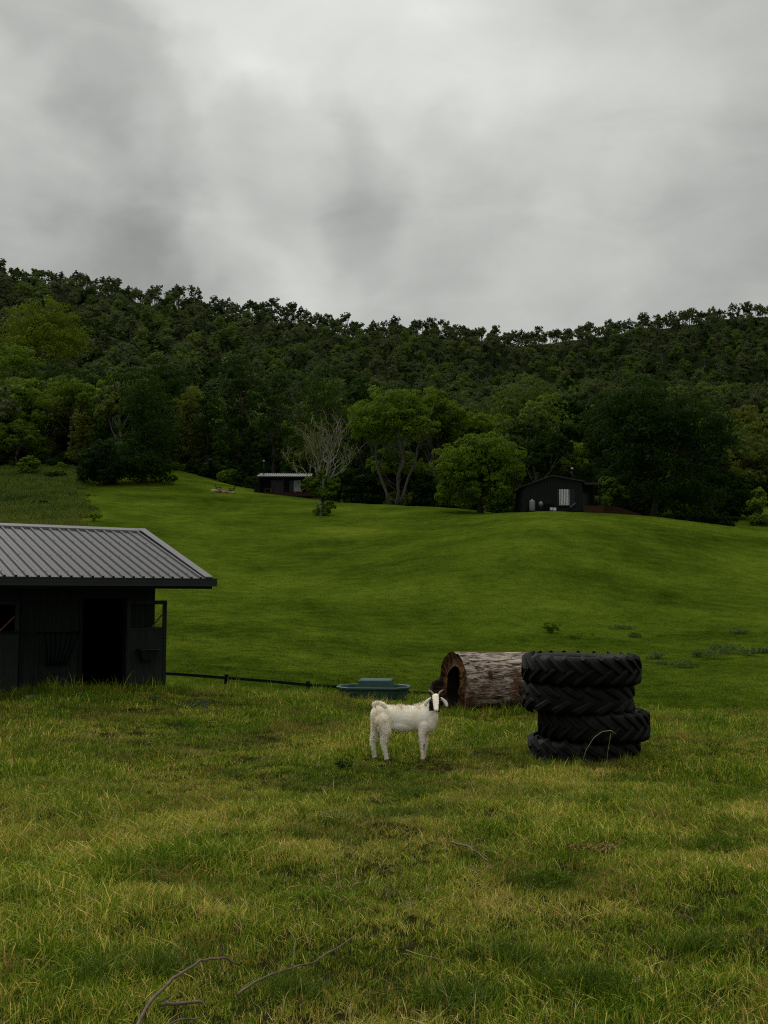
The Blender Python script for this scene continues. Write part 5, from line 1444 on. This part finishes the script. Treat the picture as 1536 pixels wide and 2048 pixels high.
M_lush, nt = newmat('lush_blade'); n = N(nt); geo = n.add('ShaderNodeNewGeometry')
c = n.ramp(geo.outputs['Random Per Island'], [(0, (.030, .062, .004)), (.6, (.085, .130, .008)), (1, (.19, .21, .025))])
pr_n = n.princ(c, .6, 0, .1); tr_n = n.add('ShaderNodeBsdfTranslucent'); n.link(c, tr_n.inputs[0]); mxn = n.add('ShaderNodeMixShader'); mxn.inputs[0].default_value = .25
n.link(pr_n, mxn.inputs[1]); n.link(tr_n.outputs[0], mxn.inputs[2]); n.out(mxn.outputs[0])
LT = []
for _ in range(4):
    q = tuft(rs, 34, .10, .06, .20, .0028, .7, 4, .15); q.materials.clear(); q.materials.append(M_lush); LT.append(q)
cx_, cy_ = [], []
for (px, py, n__, rr) in ((820, 1635, 40, .42), (610, 1680, 26, .34), (650, 1650, 20, .3), (1400, 1700, 34, .34), (1090, 1775, 30, .22), (330, 1945, 26, .18), (1180, 1975, 30, .22), (900, 2005, 26, .18), (40, 1805, 26, .25), (480, 1548, 26, .4), (845, 1592, 34, .5), (1250, 1560, 24, .4), (200, 1960, 20, .2), (1040, 1925, 24, .2), (700, 1545, 20, .4), (1180, 1610, 20, .35), (30, 1440, 60, .9), (130, 1420, 50, .8), (420, 1430, 40, .8), (1500, 1480, 30, .6), (560, 1990, 20, .16), (1400, 1900, 22, .2)):
    lo, hi = 2.0, 60.0
    for _ in range(40):
        md_ = (lo + hi) / 2; q = P(px, py, md_)
        if q.z > gz(q.x, q.y): lo = md_
        else: hi = md_
    for _ in range(n__):
        a = rs.uniform(0, 6.28); r_ = rr * abs(rs.normal()) * .6; cx_.append(q.x + math.cos(a) * r_ * 1.3); cy_.append(q.y + math.sin(a) * r_)
x = np.array(cx_); y = np.array(cy_)
scatter('lush_grass', np.stack([x, y, gzA(x, y)], 1), rs.uniform(0, 6.28, len(x)), rs.uniform(.5, 1.0, len(x)), rs.randint(0, 4, len(x)), LT, label='darker lush grass clumps dotted through the paddock', cat='grass')

# short sward on the mown hill: low tufts on the near slope
M_sward, nt = newmat('sward'); n = N(nt)
geo = n.add('ShaderNodeNewGeometry'); oi = n.add('ShaderNodeObjectInfo'); pos = geo.outputs['Position']
a1 = n.noise(pos, 0.09, 4, .6); a2 = n.noise(pos, 0.7, 5, .65)
g_ = n.math('ADD', n.math('MULTIPLY', a1, .42), n.math('ADD', n.math('MULTIPLY', a2, .24), n.math('ADD', n.math('MULTIPLY', oi.outputs['Random'], .10), n.math('MULTIPLY', geo.outputs['Random Per Island'], .22))))
n.out(n.princ(n.ramp(g_, [(.33, (.020, .038, .003)), (.46, (.049, .079, .005)), (.56, (.086, .116, .009)), (.68, (.17, .18, .026))]), .9, 0, .02))
def sward(rs):
    me = tuft(rs, 34, .28, .025, .075, .006, .6, 2); me.materials.clear(); me.materials.append(M_sward); return me
SWK = [sward(rs) for _ in range(6)]
xs_, ys_ = [], []
for Y0, Y1, dn in ((24, 36, 14), (36, 55, 8), (55, 80, 4), (80, 115, 1.6)):
    x, y = wedge(Y0, Y1, dn, .42, 1.); xs_.append(x); ys_.append(y)
x = np.concatenate(xs_); y = np.concatenate(ys_)
scatter('mown_grass', np.stack([x, y, gzA(x, y)], 1), rs.uniform(0, 6.28, len(x)), rs.uniform(.7, 1.5, len(x)), rs.randint(0, 6, len(x)), SWK, label='short mown sward on the near slope of the hill', cat='grass')

# rough long grass at the upper left of the hill
M_rough, nt = newmat('rough_grass_blade'); n = N(nt)
geo = n.add('ShaderNodeNewGeometry'); oi = n.add('ShaderNodeObjectInfo'); pos = geo.outputs['Position']
sp = n.add('ShaderNodeSeparateXYZ'); n.link(pos, sp.inputs[0])
a1 = n.noise(pos, .13, 3, .6); lowf = n.mrange(sp.outputs[1], 118, 102, 0, .42)
f_ = n.math('ADD', n.math('MULTIPLY', a1, .75), n.math('ADD', lowf, n.math('MULTIPLY', oi.outputs['Random'], .25)))
n.out(n.princ(n.ramp(f_, [(.3, (.030, .058, .006)), (.5, (.075, .112, .010)), (.74, (.135, .160, .020)), (.90, (.15, .11, .028)), (1., (.18, .11, .045))]), .8, 0, .15))
def rtuft(rs):
    me = tuft(rs, 40, .55, .35, 1.1, .035, .4, 3); me.materials.clear(); me.materials.append(M_rough); return me
RK = [rtuft(rs) for _ in range(5)]
n_ = 10500; y = rs.uniform(96, 190, n_); a = rs.uniform(-.47, -.285, n_); x = a * y
edge = -.293 + .012 * vnoise(y * .12, y * 0 + 1, 41) - .00 * y + np.where(y > 150, -.03 * (y - 150) / 40 * 0, 0)
ok = (a < edge + .022 * vnoise(y * .35, a * 60, 43) - .02 * rs.rand(n_) ** 2) & (y < wood_edge(a) + 4)
x, y = x[ok], y[ok]
scatter('rough_grass', np.stack([x, y, gzA(x, y)], 1), rs.uniform(0, 6.28, len(x)), rs.uniform(.45, 1.15, len(x)) * (1 + .4 * vnoise(x * .1, y * .1, 42)) * np.clip((-.283 - x / y) / .03, .3, 1), rs.randint(0, 5, len(x)), RK, label='rough unmown grass with brownish patch on the upper left slope', cat='grass')

# ------------------------------------------------------------------ weeds, shrubs on the slope
def gpt(px, py, h=0.0):
    """point on the ground (plus h) under this picture position"""
    lo, hi = 2.0, 60.0
    for _ in range(50):
        mid = (lo + hi) / 2; q = P(px, py, mid)
        if q.z > gz(q.x, q.y) + h: lo = mid
        else: hi = mid
    return P(px, py, lo)
def weed(name, px, Y, w_, h_, leafm, label, n_=700, leaf=.06, lobes=5, cat='weed', dz=0.):
    rs2 = np.random.RandomState(int(px * 7 + Y)); g = ground_at(px, Y) if Y < 400 else gpt(px, Y)
    L = []
    for i in range(lobes):
        a = rs2.uniform(0, 6.28); q = rs2.uniform(0, .7)
        L.append(((math.cos(a) * w_ * .5 * q, math.sin(a) * w_ * .4 * q, h_ * rs2.uniform(.3, .65)), (w_ * .24, w_ * .24, h_ * .35)))
    p_, nn = crown_points(rs2, L, 6, max(4, n_ // (lobes * 6)))
    ok = p_[:, 2] > 0
    v, f = leaves(p_[ok], nn[ok], rs2.uniform(.6, 1.3, ok.sum()) * leaf, rs2)
    t = empty(name, g, 0, label, cat)
    link('leaves', npmesh('leaves', v, f), t, LM[leafm] if isinstance(leafm, str) else leafm)
    mb = MB()
    for l in L: mb.tube([(0, 0, -.02), (l[0][0] * .5, l[0][1] * .5, l[0][2] * .6), l[0]], [.012 * max(1, h_ * 2), .01 * max(1, h_ * 2), .004], 4)
    mb.build('stem', M_rough, t)
    return t
weed('weed', 1103, 1266, 1.1, .60, 'bright', 'bright lime weed patch on the foot of the slope above the tyre stack', 800, .10, 7)
weed('weed', 1150, 1276, 1.9, .30, 'bright', 'low yellowish weed patch on the slope just above the tyre stack', 600, .09, 7)
NW = [(1243, 1258, 1.5, .25), (1264, 1274, 1.3, .25), (1314, 1318, 1.0, .35), (1345, 1330, 1.6, .2), (1375, 1335, 1.2, .2), (1396, 1314, .9, .40), (1425, 1318, 1.3, .5), (1448, 1305, 1.4, .45), (1473, 1308, 1.3, .45), (1502, 1312, 1.3, .45), (1528, 1306, 1.2, .4), (1477, 1267, 1.1, .3), (1548, 1304, 1.4, .45)]
wl_ = ['pale grey-green weed clump, first of the row climbing the slope right of the tyres', 'pale grey-green weed clump next to the first on the slope', 'low nettle clump nearest the top tyre at the foot of the slope', 'small flat nettle clump at the foot of the slope, second from the tyres', 'nettle clump third from the tyres at the foot of the slope', 'little nettle clump fourth from the tyres at the foot of the slope', 'tall nettle clump fifth from the tyres at the foot of the slope', 'nettle clump sixth from the tyres at the foot of the slope', 'broad nettle clump seventh from the tyres at the foot of the slope', 'broad nettle clump eighth from the tyres, near the photo edge', 'low nettle clump at the right edge at the foot of the slope', 'single grey weed tuft higher on the slope at the right edge', 'large nettle clump cut by the right edge of the photo']
for (px, Y, w_, h_), l in zip(NW, wl_): o = weed('nettle_clump', px, Y, w_, h_, 'nettle', l, 420, .09, 6); o['group'] = 'weed clumps at the foot of the slope'
weed('weed', 398, 18.2, .75, .16, 'weed', 'flat pale-leaved weed in the paddock right of the shed', 420, .045, 8)
weed('weed', 308, 18.3, .30, .14, 'weed', 'small pale-leaved weed in the grass near the open shed door', 160, .04, 4)
weed('weed', 1082, 6.65, .50, .13, 'mid', 'dark feathery weed in the foreground grass right of the stick', 900, .022, 7)
weed('weed', 1418, 7.7, .66, .13, 'mid', 'dark bushy weed in the foreground grass under the tyre stack to the right', 1500, .018, 11)
weed('weed', 682, 12.6, .30, .18, 'dark', 'small dark weed in the grass left of the goat', 350, .025, 4)
weed('weed', 842, 4.35, .16, .10, 'mid', 'small ferny green weed at the bottom of the photo', 400, .014, 5)
weed('weed', 1180, 7.55, .40, .07, M_rough, 'flattened brown withered weed in the foreground grass', 400, .03, 7)
weed('bush', 102, 168, 4.2, 1.5, 'dark', 'dark low bush in the rough grass at upper left', 900, .34, 7, 'bush')
weed('bush', 80, 130, 3.2, 1.0, 'dark', 'dark low bush lower in the rough grass above the shed roof', 600, .3, 6, 'bush')
weed('bush', 182, 116, 2.2, 1.1, 'mid', 'green tussock bush at the edge of rough grass above the shed roof', 500, .26, 5, 'bush')

# ------------------------------------------------------------------ sticks and stalks
M_stick = simple('dead_wood', (.115, .085, .062), .85, .2, nscale=20, namt=.45, bump=.4)
M_straw = simple('straw', (.26, .21, .11), .8, .2, nscale=20, namt=.2, bump=.05)
def branch(name, pts, r0, r1, label, twigs=(), mat=None, cat='branch'):
    r0 *= .68; r1 *= .68; twigs = [(q, w_ * .7) for q, w_ in twigs]
    ps = [gpt(x, y, h) for x, y, h in pts]; base = ps[0].copy()
    fine = []
    for i in range(len(ps) - 1):
        for k in range(4): fine.append(ps[i].lerp(ps[i + 1], k / 4) + Vector(tuple(rs.normal(size=3))) * r0 * .35)
    fine.append(ps[-1])
    mb = MB(); K = len(fine); mb.tube([p - base for p in fine], [(r0 + (r1 - r0) * i / (K - 1)) * rs.uniform(.9, 1.12) for i in range(K)], 8)
    for tw in twigs:
        q = [gpt(x, y, h) - base for x, y, h in tw[0]]; n_ = len(q)
        mb.tube(q, [tw[1] * (1 - .6 * i / (n_ - 1)) for i in range(n_)], 6)
    o = mb.build(name, mat or M_stick); o.location = base
    return tag(o, label, cat)
branch('fallen_branch', [(262, 2070, .03), (300, 2005, .07), (345, 1957, .12), (400, 1922, .15), (443, 1914, .14), (480, 1930, .06)], .011, .006, 'long curved dead branch arching over the grass at the bottom left',
       [([(443, 1914, .14), (447, 1902, .16), (446, 1888, .19)], .005), ([(437, 1918, .14), (444, 1935, .08), (450, 1950, .03)], .004), ([(322, 2003, .05), (342, 1990, .06)], .007)])
branch('fallen_branch', [(325, 2012, .04), (365, 2006, .05), (405, 2005, .04)], .011, .009, 'short thick brown stick lying in the grass under the curved branch')
branch('fallen_branch', [(330, 2050, .04), (370, 2038, .05), (400, 2036, .04)], .006, .004, 'thin grey stick at the very bottom edge under the short brown stick')
branch('fallen_branch', [(475, 1990, .04), (520, 1958, .05), (570, 1940, .05), (625, 1925, .05), (690, 1885, .06), (718, 1866, .05)], .010, .003, 'long thin half-buried branch rising to the right in the foreground grass')
branch('fallen_branch', [(902, 1683, .05), (930, 1690, .07), (952, 1703, .06), (976, 1722, .03)], .013, .007, 'short grey curved stick in the grass in front of the goat', [([(945, 1735, .05), (958, 1748, .02)], .008)])
branch('dead_twig', [(585, 1935, .03), (591, 1880, .14), (577, 1860, .18)], .004, .002, 'forked pale twig standing in the foreground grass', [([(591, 1880, .14), (618, 1868, .17), (632, 1842, .22)], .003)], M_straw, 'twig')
branch('dead_twig', [(625, 1925, .03), (618, 1893, .12), (624, 1870, .17)], .003, .0015, 'thin reddish twig standing right beside the forked pale twig', (), M_straw, 'twig')
branch('grass_stalk', [(812, 1900, .12), (850, 1912, .12), (900, 1922, .08)], .0025, .0015, 'pale stalk lying across the grass at the bottom centre', (), M_straw, 'stalk')
branch('grass_stalk', [(1120, 1805, .14), (1140, 1830, .1), (1155, 1845, .05)], .003, .0015, 'straw-coloured stalk leaning in the foreground below the dark feathery weed', (), M_straw, 'stalk')
# arching stalk before the tyres
b_ = P(1160, 1530, 12.6); b_.z = gz(b_.x, b_.y)
pp = [b_] + [P(x, y, 12.55) for x, y in ((1172, 1500), (1188, 1475), (1205, 1463), (1222, 1461), (1233, 1469))]
mb = MB(); mb.tube([p - b_ for p in pp], [.003, .003, .003, .0035, .005, .002], 6); o = mb.build('grass_stalk', M_straw); o.location = b_; tag(o, 'long arching seed stalk bending in front of the bottom tyres', 'stalk')
b_ = P(1212, 1530, 12.7); b_.z = gz(b_.x, b_.y)
pp = [b_] + [P(x, y, 12.68) for x, y in ((1216, 1500), (1220, 1478), (1222, 1466))]
mb = MB(); mb.tube([p - b_ for p in pp], [.0022, .0022, .003, .0015], 6); o = mb.build('grass_stalk', M_straw); o.location = b_; tag(o, 'short upright seed stalk right of the arching stalk before the tyres', 'stalk')
